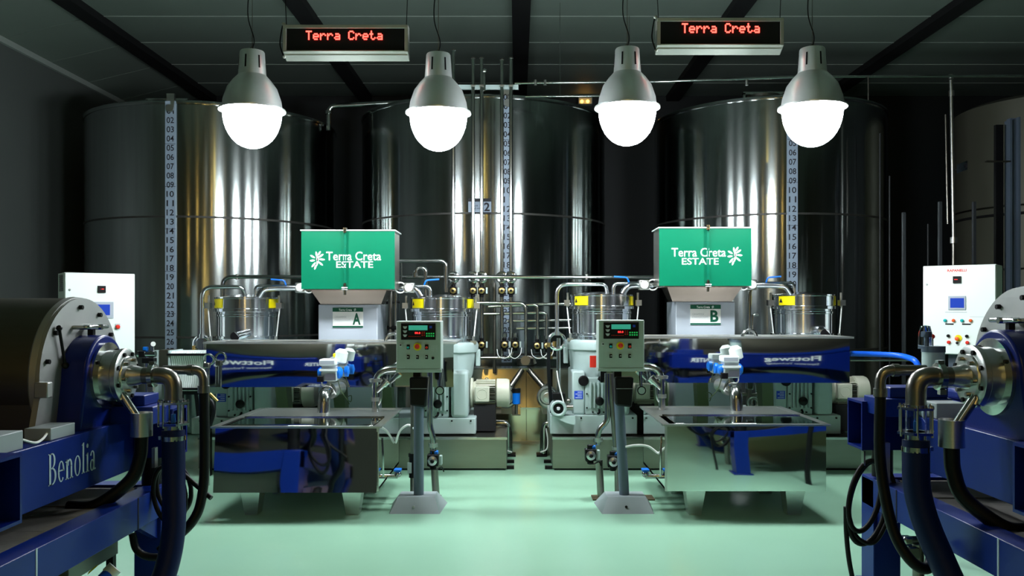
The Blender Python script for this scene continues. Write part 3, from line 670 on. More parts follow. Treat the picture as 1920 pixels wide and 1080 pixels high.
    fs = [(j * (nx + 1) + i, j * (nx + 1) + i + 1, (j + 1) * (nx + 1) + i + 1, (j + 1) * (nx + 1) + i) for j in range(nz) for i in range(nx)]
    g.add(vs, fs); fr = obj('front_sheet', g, 'mirror', tr)
    obj('trough_body', G().box(xa2, xb2, d + .018, d + .62, zb2, zt2 - .005), 'mirror', tr, bevel=.01)
    obj('trough_rim', G().box(xa2 - .02, xb2 + .03, d - .02, d + .03, zt2 - .004, zt2 + .014).box(xa2 - .02, xb2 + .03, d + .6, d + .66, zt2 - .004, zt2 + .014).box(xa2 - .02, xa2 + .02, d, d + .62, zt2 - .004, zt2 + .014).box(xb2 - .02, xb2 + .03, d, d + .62, zt2 - .004, zt2 + .014), 'rim', tr)
    obj('lid', G().box(xa2 + .02, xb2 - .02, d + .03, d + .6, zt2 - .003, zt2 + .006), 'brush', tr)
    for fx_ in ((.28, .52, .72) if side < 0 else (.28, .45, .72)):
        xx = xa2 + (xb2 - xa2) * fx_
        obj('leg', G().hexa([(xx - .05, d + .38, ztop + .012), (xx + .06, d + .38, ztop + .012), (xx + .06, d + .5, ztop + .012), (xx - .05, d + .5, ztop + .012), (xx - .09, d + .3, zb2), (xx + .02, d + .3, zb2), (xx + .02, d + .5, zb2), (xx - .09, d + .5, zb2)]), 'olive', tr)
    return dict(d=d, xa=xa2, xb=xb2, zb=zb2, zt=zt2, ztop=ztop)
UA = unit(652, -1, 'A', 0, 0)
UB = unit(1322, 1, 'B', .03, -5)

# actuated outlet valve, outlet pipes from trough to tank -------------------------
RGN=None
def outlet(vx_px, side, dpy, lett):
    d = 7.98; s = -side
    X = WX(vx_px, d); Z = lambda py: HZt(py + dpy, d)
    t = thing('outlet_valve', 'motorised outlet valve with blue caps on the front of trough ' + lett, 'valve', (X, d, Z(775)), 'motorised outlet valves')
    u = lambda dx: X + s * 0 + dx * d / FPX
    obj('lower_actuator', G().box(u(-14), u(15), d - .12, d + .02, Z(713), Z(694)), 'grey', t, bevel=.012)
    obj('actuator_face', G().box(u(-6), u(14), d - .128, d - .12, Z(711), Z(699)), 'brush', t)
    obj('top_plate', G().box(u(-16), u(16), d - .14, d + .04, Z(694), Z(690)), 'white', t)
    obj('actuator_mid', G().box(u(-13), u(14), d - .11, d + .02, Z(690), Z(684)), 'column', t, bevel=.004)
    obj('limit_switch_box', G().box(u(-17), u(14), d - .13, d + .03, Z(684), Z(672)), 'white', t, bevel=.012)
    obj('switch_lid', G().box(u(-15), u(11), d - .137, d - .13, Z(682), Z(675)), 'column', t)
    obj('motor_can', G().lathe([(.045, 0), (.06, .01), (.06, .1), (.03, .13), (.0, .13)], (u(16), d + .0, Z(680)), (s * .2, .0, 1), 20), 'white', t)
    obj('position_cap', G().ball((u(8), d - .02, Z(666)), .022), 'yellow', t)
    obj('blue_end_cap', G().lathe([(.055, 0), (.055, .02), (.035, .04), (.0, .045)], (u(15), d - .05, Z(698)), (1, 0, 0), 20), 'bluep', t)
    obj('blue_end_cap', G().lathe([(.05, 0), (.05, .02), (.035, .04), (.0, .045)], (u(-14), d - .05, Z(698)), (-1, 0, 0), 20), 'bluep', t)
    obj('blue_end_cap', G().lathe([(.05, 0), (.05, .03), (.0, .045)], (u(24 * s), d + .05, Z(697)), (1, 0, 0), 20), 'bluep', t)
    obj('solenoid', G().box(u(-20), u(-8), d - .15, d - .1, Z(714), Z(703)), 'black', t, bevel=.005)
    obj('valve_body', G().cyl((u(0), d - .02, Z(714)), (u(0), d - .02, Z(728)), .035).cyl((u(2), d + .0, Z(730)), (u(12 * s), d + .14, Z(730)), .06).cyl((u(0), d - .04, Z(732)), (u(4 * s), d + .0, Z(731)), .075), 'brush', t)
    px0 = (607 - 970 if side < 0 else 1381 - 970) * 7.7 / FPX
    ztank = HZt(775 + dpy * .6, 7.7)
    obj('outlet_pipe', G().tube([(u(8 * s), d + .17, Z(733)), (u(-2 * s), d - .02, Z(733)), (px0, 7.72, Z(733)), (px0, 7.70, ztank)], .058, .11, 20), 'pipe', t)
    obj('pipe_collar', G().lathe([(.1, 0), (.1, .006), (.06, .012)], (px0, 7.70, ztank - .004), n=24), 'pipe', t)
    obj('cable', G().spline([(u(10 * s), d + .02, Z(700)), (u(15 * s), d + .0, Z(722)), (u(20 * s), d + .05, Z(740)), (u(24 * s), d + .3, Z(760)), (u(26 * s), d + .3, Z(748)), (u(18 * s), d + .3, Z(752)), (u(22 * s), d + .3, Z(765))], .005, 6), 'olive', t)
    obj('cable', G().spline([(u(-16 * s), d - .02, Z(700)), (u(-12 * s), d - .1, Z(720)), (u(4 * s), d - .12, Z(724)), (u(12 * s), d - .08, Z(738))], .007, 6), 'print', t)
    # second pipe with Y strainer
    q = 704 if side < 0 else 1241
    e = 745 if side < 0 else 1205
    d2 = 7.75; Q = lambda px, py, dd=7.75: P(px, py + dpy, dd)
    t2 = thing('drain_pipe', 'bent steel pipe with inclined strainer dropping into tank ' + lett, 'pipe', Q(q, 776), 'strainer pipes into the tanks')
    sg_ = 1 if e > q else -1
    obj('pipe', G().tube([Q(e + sg_ * 40, 692), Q(q, 692), Q(q, 778)], .032, .16, 16), 'pipe', t2)
    obj('clamp', G().cyl(Q(q, 716), Q(q, 710), .055).box(Q(q - 12, 712)[0], Q(q + 12, 712)[0], d2 - .02, d2 + .02, HZt(713 + dpy, d2), HZt(711 + dpy, d2)), 'brush', t2)
    obj('strainer', G().cyl(Q(q, 735), Q(q + sg_ * 19, 716), .030).cyl(Q(q + sg_ * 14, 721), Q(q + sg_ * 21, 714), .040), 'pipe', t2)
    obj('union', G().cyl(Q(q, 752), Q(q, 745), .042), 'brush', t2)
    obj('bypass_pipe', G().tube([Q(q + sg_ * 9, 727), Q(q + sg_ * 9, 750), Q(q + sg_ * 3, 760)], .018, .04), 'pipe', t2)
outlet(621, -1, 0, 'A'); outlet(1366, 1, -6, 'B')

# ================================================================== low tanks on feet
def low_tank(side):
    if side < 0: a, b, c, e, lett = 401, 734, 482, 748, 'left'
    else: a, b, c, e, lett = 1206, 1556, 1199, 1463, 'right'
    df, db = 6.75, 7.98
    ht = .70
    zt, zb = HZt(801 if side < 0 else 797, df), HZt(921, df)
    x0, x1 = (WX(404, df), WX(708, df)) if side < 0 else (WX(1249, df), WX(1549, df))
    t = thing('collection_tank', 'open topped mirror steel collection tank on feet, ' + lett + ' of the aisle', 'tank', ((x0 + x1) / 2, (df + db) / 2, 0), 'low collection tanks')
    # walls (dished front)
    g = G(); nx, nz = 30, 16; vs = []
    for j in range(nz + 1):
        for i in range(nx + 1):
            u, v = i / nx, j / nz
            ed = (1 - math.exp(-min(u, 1 - u) * 9)) * (1 - math.exp(-min(v, 1 - v) * 9))
            yb_ = (.007 if side > 0 else -.004) * ed * math.sin(u * PI) + .0012 * ed * math.sin(7 * u + 2 + side) * math.sin(5 * v + 1)
            tl = (0.0 if side > 0 else -.055) * (1 - v)
            vs.append((x0 + (x1 - x0) * u, df - yb_ + tl, zb + (zt - zb) * v))
    fs = [(j * (nx + 1) + i, j * (nx + 1) + i + 1, (j + 1) * (nx + 1) + i + 1, (j + 1) * (nx + 1) + i) for j in range(nz) for i in range(nx)]
    g.add(vs, fs)
    obj('front_sheet', g, 'mirror', t)
    obj('side_wall', G().box(x0, x0 + .02, df + .005, db, zb, zt), 'mirror', t)
    obj('side_wall', G().box(x1 - .02, x1, df + .005, db, zb, zt), 'mirror', t)
    obj('back_wall', G().box(x0, x1, db - .02, db, zb, zt), 'mirror', t)
    obj('tank_floor', G().box(x0, x1, df + .02, db, zb, zb + .02), 'skid', t)
    r_ = .03
    obj('rim', G().box(x0 - r_, x1 + r_, df - r_, df + r_, zt - .006, zt + .008).box(x0 - r_, x1 + r_, db - r_, db + r_, zt - .006, zt + .008).box(x0 - r_, x0 + r_, df, db, zt - .006, zt + .008).box(x1 - r_, x1 + r_, df, db, zt - .006, zt + .008), 'brush', t)
    ym = df + (db - df) * .46
    obj('fixed_cover', G().box(x0 + r_, x1 - r_, ym, db - r_, zt - .004, zt + .004), 'brush', t)
    obj('hinged_lid', G().box(x0 + r_ + .05, x1 - r_ - .01, df + .03, ym - .03, zt + .003, zt + .010), 'mirror', t, bevel=.003)
    obj('lid_edge', G().box(x0 + .06, x1 - .03, ym - .035, ym - .01, zt + .004, zt + .018), 'pipe', t)
    for (xx, yy_) in ((x0 + .17, df + .10), (x1 - .30, df + .10), (x0 + .17, db - .35), (x1 - .30, db - .35)):
        obj('foot', G().hexa([(xx + .03, yy_ + .0, 0), (xx + .13, yy_, 0), (xx + .13, yy_ + .12, 0), (xx + .03, yy_ + .12, 0), (xx, yy_ - .03, zb), (xx + .16, yy_ - .03, zb), (xx + .16, yy_ + .14, zb), (xx, yy_ + .14, zb)]), 'brush', t)
    sx = x1 if side < 0 else x0; s = 1 if side < 0 else -1
    obj('corner_seam', G().box(sx - .008 + .0, sx + .008, df - .004, df + .02, zb, zt), 'brush', t)
    obj('side_probe', G().spline([(sx + s * .02, df + .1, zt - .1), (sx + s * .03, df + .08, zt - .25), (sx + s * .03, df + .09, zb + .1)], .009, 6), 'pipe', t)
    obj('drain_tap', G().cyl((sx, df + .5, zb + .02), (sx + s * .09, df + .5, zb + .02), .02).ball((sx + s * .09, df + .5, zb + .04), .03), 'pipe', t)
    obj('tap_handle', G().box(sx + s * .09 - .03, sx + s * .09 + .03, df + .46, df + .54, zb + .065, zb + .085), 'bluep', t, bevel=.005)
    return t
low_tank(-1); low_tank(1)

# ================================================================== control pedestals
def pedestal(side):
    D = 7.0
    if side < 0: bx0, bx1, by0, by1, pc0, pc1, fb0, fb1, lab = 743, 827, 602, 692, 783, 783, 734, 833, 'left'
    else: bx0, bx1, by0, by1, pc0, pc1, fb0, fb1, lab = 1122, 1208, 600, 690, 1163, 1173, 1118, 1222, 'right'
    t = thing('control_pedestal', 'grey push button control pedestal ' + ('beside the left low tank' if side < 0 else 'beside the right low tank'), 'control panel', (WX(pc1, D), D + .1, 0), 'control pedestals')
    x0, x1 = WX(bx0, D), WX(bx1, D); z0, z1 = HZt(by1, D), HZt(by0, D)
    dep = .2; k = -side   # box flares so its aisle side shows
    obj('control_box', G().hexa([(x0, D, z0), (x1, D, z0), (x1, D + dep, z0 - .02), (x0, D + dep, z0 - .02), (x0, D, z1), (x1, D, z1), (x1, D + dep, z1), (x0, D + dep, z1)]), 'panelg', t, bevel=.006)
    obj('box_lip', G().box(x0 - .004, x1 + .004, D - .004, D + .03, z0 - .028, z0), 'panelg', t, bevel=.003)
    wpx = (bx1 - bx0)
    U = lambda u: x0 + (x1 - x0) * u
    V = lambda v: z1 - (z1 - z0) * v
    dm = obj('display_module', G().box(U(.11), U(.88), D - .012, D, V(.39), V(.04)), 'black', t, bevel=.003)
    obj('lcd_screen', G().box(U(.28), U(.70), D - .014, D - .012, V(.19), V(.09)), 'grlcd', dm)
    obj('numeric_display', G().box(U(.28), U(.55), D - .014, D - .012, V(.285), V(.21)), 'dark', dm)
    text('88.8', (U(.48), D - .0145, V(.247)), XF, ZF, width=.045, height=.016, m='ledred', parent=dm)
    text('C  FLOW', (U(.42), D - .0145, V(.165)), XF, ZF, width=.07, height=.008, m='ledgreen', parent=dm)
    g = G()
    for i in range(4):
        for j in range(2): g.box(U(.67 + i * .05), U(.70 + i * .05), D - .0145, D - .012, V(.275 + j * .05), V(.245 + j * .05))
    obj('green_keys', g, 'ledgreen', dm)
    g = G()
    for i in range(2):
        for j in range(3): g.box(U(.57 + i * .045), U(.595 + i * .045), D - .0145, D - .012, V(.24 + j * .035), V(.22 + j * .035))
    for i in range(8): g.box(U(.28 + i * .035), U(.30 + i * .035), D - .0145, D - .012, V(.325), V(.31))
    obj('red_keys', g, 'ledred' if 0 else 'red', dm)
    g = G()
    for j in range(3):
        g.add([(U(.15), D - .0135, V(.11 + .085 * j)), (U(.25), D - .0135, V(.11 + .085 * j)), (U(.22), D - .0135, V(.16 + .085 * j)), (U(.18), D - .0135, V(.16 + .085 * j))], [(0, 3, 2, 1)])
    obj('logo_marks', g, 'faint', dm, smooth=False)
    obj('blue_keypad', G().box(U(.745), U(.80), D - .0145, D - .012, V(.15), V(.10)), 'bluel', dm)
    def knob(u, v, r, m, base='black', bs=1.5, name='push_button'):
        c = (U(u), D, V(v))
        b = obj(name, G().box(c[0] - r * bs, c[0] + r * bs, D - .008, D, c[2] - r * bs * 1.4, c[2] + r * bs * 1.4), base, t, bevel=.002)
        obj('button_cap', G().lathe([(r, 0), (r, .018), (r * .8, .024), (.0, .025)], (c[0], D - .008, c[2] - r * .4), (0, -1, 0), 18), m, b)
    knob(.27, .54, .009, 'teal'); knob(.68, .54, .010, 'red')
    eb = obj('emergency_stop', G().lathe([(.032, 0), (.032, .006), (.0, .006)], (U(.475), D, V(.535)), (0, -1, 0), 28), 'yellow', t)
    obj('stop_cap', G().lathe([(.012, .005), (.012, .02), (.02, .022), (.02, .034), (.0, .04)], (U(.475), D, V(.53)), (0, -1, 0), 24), 'red', eb)
    for u in (.27, .475, .68): knob(u, .75, .0075, 'black', name='rocker_switch')
    g = G()
    for u in (.27, .475, .68): g.box(U(u) - .006, U(u) + .006, D - .034, D - .032, V(.75), V(.735))
    obj('switch_pointer', g, 'print', t)
    if side < 0: obj('rotary_knob', G().lathe([(.012, 0), (.011, .02), (.0, .022)], (U(.82), D, V(.77)), (0, -1, 0), 16), 'black', t)
    obj('key_lock', G().box(U(.065), U(.12), D - .006, D, V(.54), V(.46)), 'faint', t)
    obj('lock_core', G().cyl((U(.1), D - .012, V(.5)), (U(.1), D - .004, V(.5)), .006), 'black', t)
    text('1 2 3 4\n5 6 7 8\n9 0 1 2', (U(.85), D - .001, V(.57)), XF, ZF, width=.045, height=.05, m='faint', parent=t)
    obj('neck', G().box(WX(pc0 - 10, D), WX(pc0 + 4, D), D + .06, D + .14, HZt(712, D), z0 - .015), 'black', t)
    jx = pc0 + 3 if side < 0 else pc0 + 8
    jb = obj('junction_box', G().hexa([(WX(jx - 17, D), D - .02, HZt(760, D)), (WX(jx + 13, D), D - .02, HZt(764, D)), (WX(jx + 13, D), D + .12, HZt(764, D)), (WX(jx - 17, D), D + .12, HZt(760, D)), (WX(jx - 18, D), D - .02, HZt(707, D)), (WX(jx + 17, D), D - .02, HZt(707, D)), (WX(jx + 17, D), D + .12, HZt(707, D)), (WX(jx - 18, D), D + .12, HZt(707, D))]), 'black', t, bevel=.015)
    obj('box_seam', G().box(WX(jx - 16, D), WX(jx + 15, D), D - .023, D - .02, HZt(728.6, D), HZt(728, D)), 'faint', jb)
    obj('pole', G().cyl((WX(pc0, D), D + .08, HZt(755, D)), (WX(pc1, D), D + .08, .10), .042, n=24), 'ped', t)
    # folded plate base
    zf = HZt(926, 7.1)
    xa_, xb_ = WX(fb0, D), WX(fb1 - (6 if side < 0 else 0), D)
    if side > 0: xa_ = WX(fb0 + 8, D)
    i0, i1 = (.055, .05)
    obj('foot_plate', G().hexa([(xa_, D - .12, 0), (xb_, D - .12, 0), (xb_ + .03, D + .28, 0), (xa_ - .03, D + .28, 0), (xa_ + i0, D - .02, zf), (xb_ - i1, D - .02, zf), (xb_ - i1, D + .2, zf), (xa_ + i0, D + .2, zf)]), 'base', t)
    cz = zf * .42
    obj('foot_bolt', G().lathe([(.011, 0), (.011, .01), (.0, .012)], ((xa_ + xb_) / 2 - .01, D - .12 + .1 * cz / zf - .002, cz), (0, -1, .2), 12), 'black' if side > 0 else 'faint', t)
    # hanging pressure gauge
    gx = WX(824 if side < 0 else 1204, D)
    zz = HZt(733, D)
    gs = obj('pressure_gauge', G().lathe([(.035, 0), (.037, .025), (.0, .025)], (gx, D + .05, zz), (0, -1, 0), 24), 'black', t)
    obj('gauge_dial', G().lathe([(.028, 0), (.0, .001)], (gx, D + .024, zz), (0, -1, 0), 24), 'grey', gs)
    obj('gauge_stem', G().cyl((gx, D + .06, zz + .03), (gx - .01 * side, D + .06, z0), .013), 'pipe', gs)
pedestal(-1); pedestal(1)

def riser(t, px, py_top, px2, py_v, d, lean=0):
    """pipe coming down to a boxed valve and on to the floor"""
    obj('pipe', G().tube([P(px, py_top, d), P(px, py_v - 62, d), P(px2 + lean, py_v - 45, d), P(px2 + lean, py_v - 18, d)], .026, .06, 12), 'pipe', t)
    obj('flange', G().cyl(P(px2 + lean, py_v - 24, d), P(px2 + lean, py_v - 31, d), .042), 'brush', t)
    v = actuator(px2, py_v, d - .05, t, .095, cap='brush', side=True, sx=1)
    obj('blue_cap', G().cbox(P(px2 + 3, py_v - 14, d - .04), .06, .07, .025), 'bluep', v, bevel=.004)
    obj('pipe', G().cyl(P(px2 + lean + 2, py_v + 10, d), (WX(px2 + lean + 6, d), d, 0), .032), 'dpipe', t)
    obj('cable', G().spline([P(px2 - 8, py_v + 12, d - .06), P(px2 + 4, py_v + 18, d - .1), P(px2 + 16, py_v + 14, d - .06), P(px2 + 20, py_v + 22, d - .02)], .006, 6), 'black', v)
D = 7.45
t = thing('valve_riser', 'steel riser pipe with boxed valve directly right of left pedestal pole', 'pipe', (WX(812, D), D, 0), 'risers beside the pedestals')
riser(t, 806, 690, 812, 862, D)
t = thing('valve_riser', 'dull straight riser pipe just left of left pedestal pole', 'pipe', (WX(776, D), D, 0))
obj('pipe', G().cyl(P(776, 760, D), P(776, 850, D), .03), 'dpipe', t)
obj('sleeve', G().cyl(P(774, 855, D), P(774, 895, D), .034).cyl(P(774, 850, D), P(774, 856, D), .04), 'black', t)
obj('valve_tag', G().cbox(P(768, 877, D - .03), .035, .03, .09), 'grey', t)
obj('pipe', G().cyl(P(775, 890, D), (WX(775, D), D, 0), .028), 'dpipe', t)
t = thing('valve_riser', 'steel riser with S bend and boxed valve, leftmost by right pedestal', 'pipe', (WX(1120, D), D, 0), 'risers beside the pedestals')
riser(t, 1139, 700, 1107, 852, D, 14)
t = thing('valve_riser', 'straight leaning riser with boxed valve beside the right pedestal pole', 'pipe', (WX(1156, D), D, 0), 'risers beside the pedestals')
obj('pipe', G().cyl(P(1144, 700, D), P(1155, 842, D), .026), 'dpipe', t)
obj('flange', G().cyl(P(1156, 838, D), P(1156, 843, D), .042), 'brush', t)
v = actuator(1149, 864, D - .05, t, .095, cap='brush', sx=1)
obj('blue_cap', G().cbox(P(1154, 851, D - .04), .06, .07, .025), 'bluep', v, bevel=.004)
obj('pipe', G().cyl(P(1158, 872, D), (WX(1159, D), D, 0), .03), 'dpipe', t)
tag(obj('floor_drain_grate', G().box(WX(1110, 7.45), WX(1225, 7.45), 7.36, 7.54, 0, .012), 'brown'), 'rusty brown drain strip on the floor by right pedestal', 'drain')
tag(obj('floor_drain_grate', G().box(WX(752, 7.45), WX(826, 7.45), 7.36, 7.54, 0, .012), 'brown'), 'rusty brown drain strip on the floor by left pedestal', 'drain')
t = thing('hanging_cable', 'white cable looping from the left tank to the riser', 'cable', P(757, 830, 7.6))
obj('cable', G().spline([P(742, 830, 7.7), P(750, 808, 7.6), P(765, 797, 7.5), P(776, 803, 7.42)], .01, 8), 'print', t)
t = thing('hanging_cable', 'white cable looping from right pedestal to right low tank', 'cable', P(1200, 850, 7.3))
obj('cable', G().spline([P(1172, 838, 7.05), P(1192, 835, 7.1), P(1215, 837, 7.15), P(1235, 850, 7.12), P(1243, 842, 7.0)], .01, 8), 'print', t)
# small green pump near centre right
d = 8.83
t = thing('small_motor', 'small green grey pump motor facing the viewer, right of centre gap', 'motor', (WX(1047, d), d + .1, .35))
obj('motor_can', G().lathe([(.085, 0), (.088, .03), (.088, .2), (.05, .22)], (WX(1047, d), d - .05, HZt(766, d)), (0, 1, 0), 28), 'grey', t)
obj('fan_guard', G().torus(P(1047, 766, d - .055), (0, 1, 0), .07, .016, 24, 8), 'grey', t)
obj('fan', G().lathe([(.06, 0), (.0, .004)], P(1047, 766, d - .05), (0, -1, 0), 20).cbox(P(1047, 766, d - .06), .04, .02, .012).cbox(P(1047, 766, d - .06), .012, .02, .04), 'black', t)
obj('hub', G().lathe([(.02, 0), (.015, .02), (.0, .021)], P(1047, 766, d - .06), (0, -1, 0), 12), 'faint', t)
obj('terminal_box', G().box(WX(1036, d), WX(1060, d), d - .02, d + .12, HZt(750, d), HZt(737, d)), 'black', t, bevel=.005)
obj('motor_shelf', G().prism([(WX(1034, d), HZt(779, d)), (WX(1078, d), HZt(779, d)), (WX(1078, d), HZt(796, d)), (WX(1062, d), HZt(792, d))], lambda a, b, k: (a, d - .05 + .25 * k, b)), 'grey', t)
obj('shelf_post', G().box(WX(1064, d), WX(1076, d), d + .1, d + .16, .345, HZt(790, d)), 'grey', t)
obj('coupling', G().cyl(P(1058, 764, d), P(1074, 764, d), .03).ball(P(1066, 752, d), .03), 'dpipe', t)
obj('cable', G().spline([P(1044, 695, d), P(1048, 720, d - .02), P(1057, 755, d - .04)], .006, 6), 'print', t)
# red label on right unit left drum housing
# long horizontal feed line at y=520
d = 9.95
t = thing('feed_line', 'long horizontal steel feed pipe behind both drums at hopper height', 'pipe', P(700, 520, d))
obj('pipe', G().tube([P(417, 566, d), P(417, 519, d), P(760, 519, d), P(1228, 520, d)], .023, .12), 'pipe', t)
for px in (445, 700, 1100): obj('pipe_clip', G().cyl(P(px, 524, d), P(px, 514, d), .02), 'brush', t)
d = 9.8
t = thing('return_line', 'bent steel return pipe right of hopper A above the drum', 'pipe', P(800, 495, d))
obj('pipe', G().tube([P(745, 489, d), P(836, 489, d), P(836, 548, d)], .025, .07), 'pipe', t)
obj('pipe', G().tube([P(780, 520, d - .2), P(780, 502, d - .2), P(798, 502, d - .2), P(798, 556, d - .2)], .022, .06), 'pipe', t)
obj('tap', G().cyl(P(778, 520, d - .2), P(778, 512, d - .2), .03).cyl(P(753, 489, d), P(753, 530, d), .006), 'pipe', t)
d = 9.6
t = thing('support_frame', 'dark brown pipe posts right of the cabinet marked A', 'frame', (WX(735, d), d, .345))
obj('post', G().cyl((WX(732, d), d, .345), (WX(732, d), d, HZt(545, d)), .028), 'dpipe', t)
obj('post', G().cyl((WX(742, d), d, .345), (WX(742, d), d, HZt(535, d)), .02), 'pipe', t)
obj('cross_bar', G().cyl(P(724, 568, d), P(750, 566, d), .015).cyl(P(726, 615, d), P(748, 615, d), .03), 'black', t)
t = thing('support_frame', 'steel pipe riser right of the cabinet marked B', 'frame', (WX(1406, d), d, .345))
obj('post', G().tube([P(1412, 535, d - .5), P(1406, 545, d - .5), P(1405, 620, d - .5), (WX(1405, d), d - .5, .345)], .018, .05), 'pipe', t)
obj('pipe', G().tube([P(1422, 590, d - .4), P(1411, 590, d - .4), P(1410, 620, d - .4), (WX(1410, d), d - .4, .345)], .014, .04), 'pipe', t)
d = 8.7
t = thing('sample_arch', 'small steel pipe arch standing on trough B beside cabinet', 'pipe', P(1405, 628, 8.5))
obj('pipe', G().torus(P(1405, 632, 8.5), (0, 1, 0), .07, .017, 20, 8), 'pipe', t)
t = thing('sample_arch', 'small steel pipe arch on trough A beside left pedestal', 'pipe', P(737, 636, 8.5))
obj('pipe', G().torus(P(737, 640, 8.5), (0, 1, 0), .075, .017, 20, 8), 'pipe', t)
# blue hose right and motor pipe behind unit B
t = thing('water_hose', 'bright blue hose running right from the end of trough B', 'hose', P(1650, 663, 8.3))
obj('hose', G().tube([P(1594, 663, 8.3), P(1640, 664, 8.3), P(1690, 666, 8.2), P(1718, 676, 8.0), P(1727, 700, 8.0), P(1727, 760, 8.0)], .027, .15), 'brighthose', t)
obj('support_pipe', G().cyl(P(1594, 675, 8.35), P(1712, 675, 8.35), .012), 'dpipe', t)
obj('support_pipe', G().cyl(P(1727, 750, 8.0), (WX(1727, 8.0), 8.0, 0), .03), 'dpipe', t)
# ================================================================== pendant lamps
def pendant(px, pyr, label, sc=1.0, D=7.4):
    x, y, z = P(px, pyr, D); r = .262 * sc
    t = thing('pendant_lamp', label, 'lamp', (x, y, z), 'glass bowl pendant lamps in a row')
    dome = [(r * 1.0, 0), (r * .965, .03), (r * .93, .09), (r * .80, .19), (r * .62, .255), (r * .46, .30)]
    obj('reflector_dome', G().lathe(dome, (x, y, z), n=48), 'alu', t)
    obj('rim_flange', G().lathe([(r * .98, -.012), (r * 1.08, -.008), (r * 1.08, .006), (r * .97, .014)], (x, y, z), n=48), 'alu', t)
    obj('gear_housing', G().lathe([(r * .46, .295), (r * .45, .31), (r * .40, .50), (r * .38, .51), (r * .1, .515)], (x, y, z), n=36), 'alu', t)
    g = G()
    for a in (-35, 25, 85, 145, 205, 265):
        a = R(a + px); rr = r * .435; u = Vector((math.cos(a), math.sin(a), 0)); v = Vector((-u.y, u.x, 0)) * .007
        c = Vector((x, y, z)) + u * rr
        g.hexa([c - v - u * .01 + Vector((0, 0, .35)), c + v - u * .01 + Vector((0, 0, .35)), c + v + u * .003 + Vector((0, 0, .35)), c - v + u * .003 + Vector((0, 0, .35)),
                c - v - u * .02 + Vector((0, 0, .46)), c + v - u * .02 + Vector((0, 0, .46)), c + v - u * .005 + Vector((0, 0, .46)), c - v - u * .005 + Vector((0, 0, .46))])
    obj('vent_slots', g, 'black', t)
    bowl = [(r * .97, -.01)] + [(r * .95 * math.cos(PI / 2 * k / 9) ** .92 if k < 9 else 0.0, -.01 - .318 * sc * math.sin(PI / 2 * k / 9)) for k in range(0, 10)]
    obj('glass_bowl', G().lathe(bowl, (x, y, z), n=28), 'bulb', t)
    obj('hook', G().torus((x, y, z + .53), (0, 1, 0), .02, .005, 14, 6), 'dpipe', t)
    obj('suspension_wire', G().cyl((x, y, z + .54), (x, y, CH - .0), .003, n=6), 'dpipe', t)
    s = -1 if px < 1400 and px > 900 or px < 600 else -1
    obj('power_cable', G().spline([(x, y, z + .52), (x + .015, y, z + .62), (x - .035, y, z + .8), (x - .03, y, z + 1.0), (x + .02, y, z + 1.3), (x, y, CH)], .005, 6), 'black', t)
    return t
pendant(473, 207, 'leftmost of the four lit pendant lamps', 1.0)
pendant(822, 212, 'lit pendant lamp below the right end of left display', 1.0)
pendant(1176, 202, 'lit pendant lamp below the left end of right display', 1.0)
pendant(1523, 202, 'rightmost of the four lit pendant lamps', 1.03)
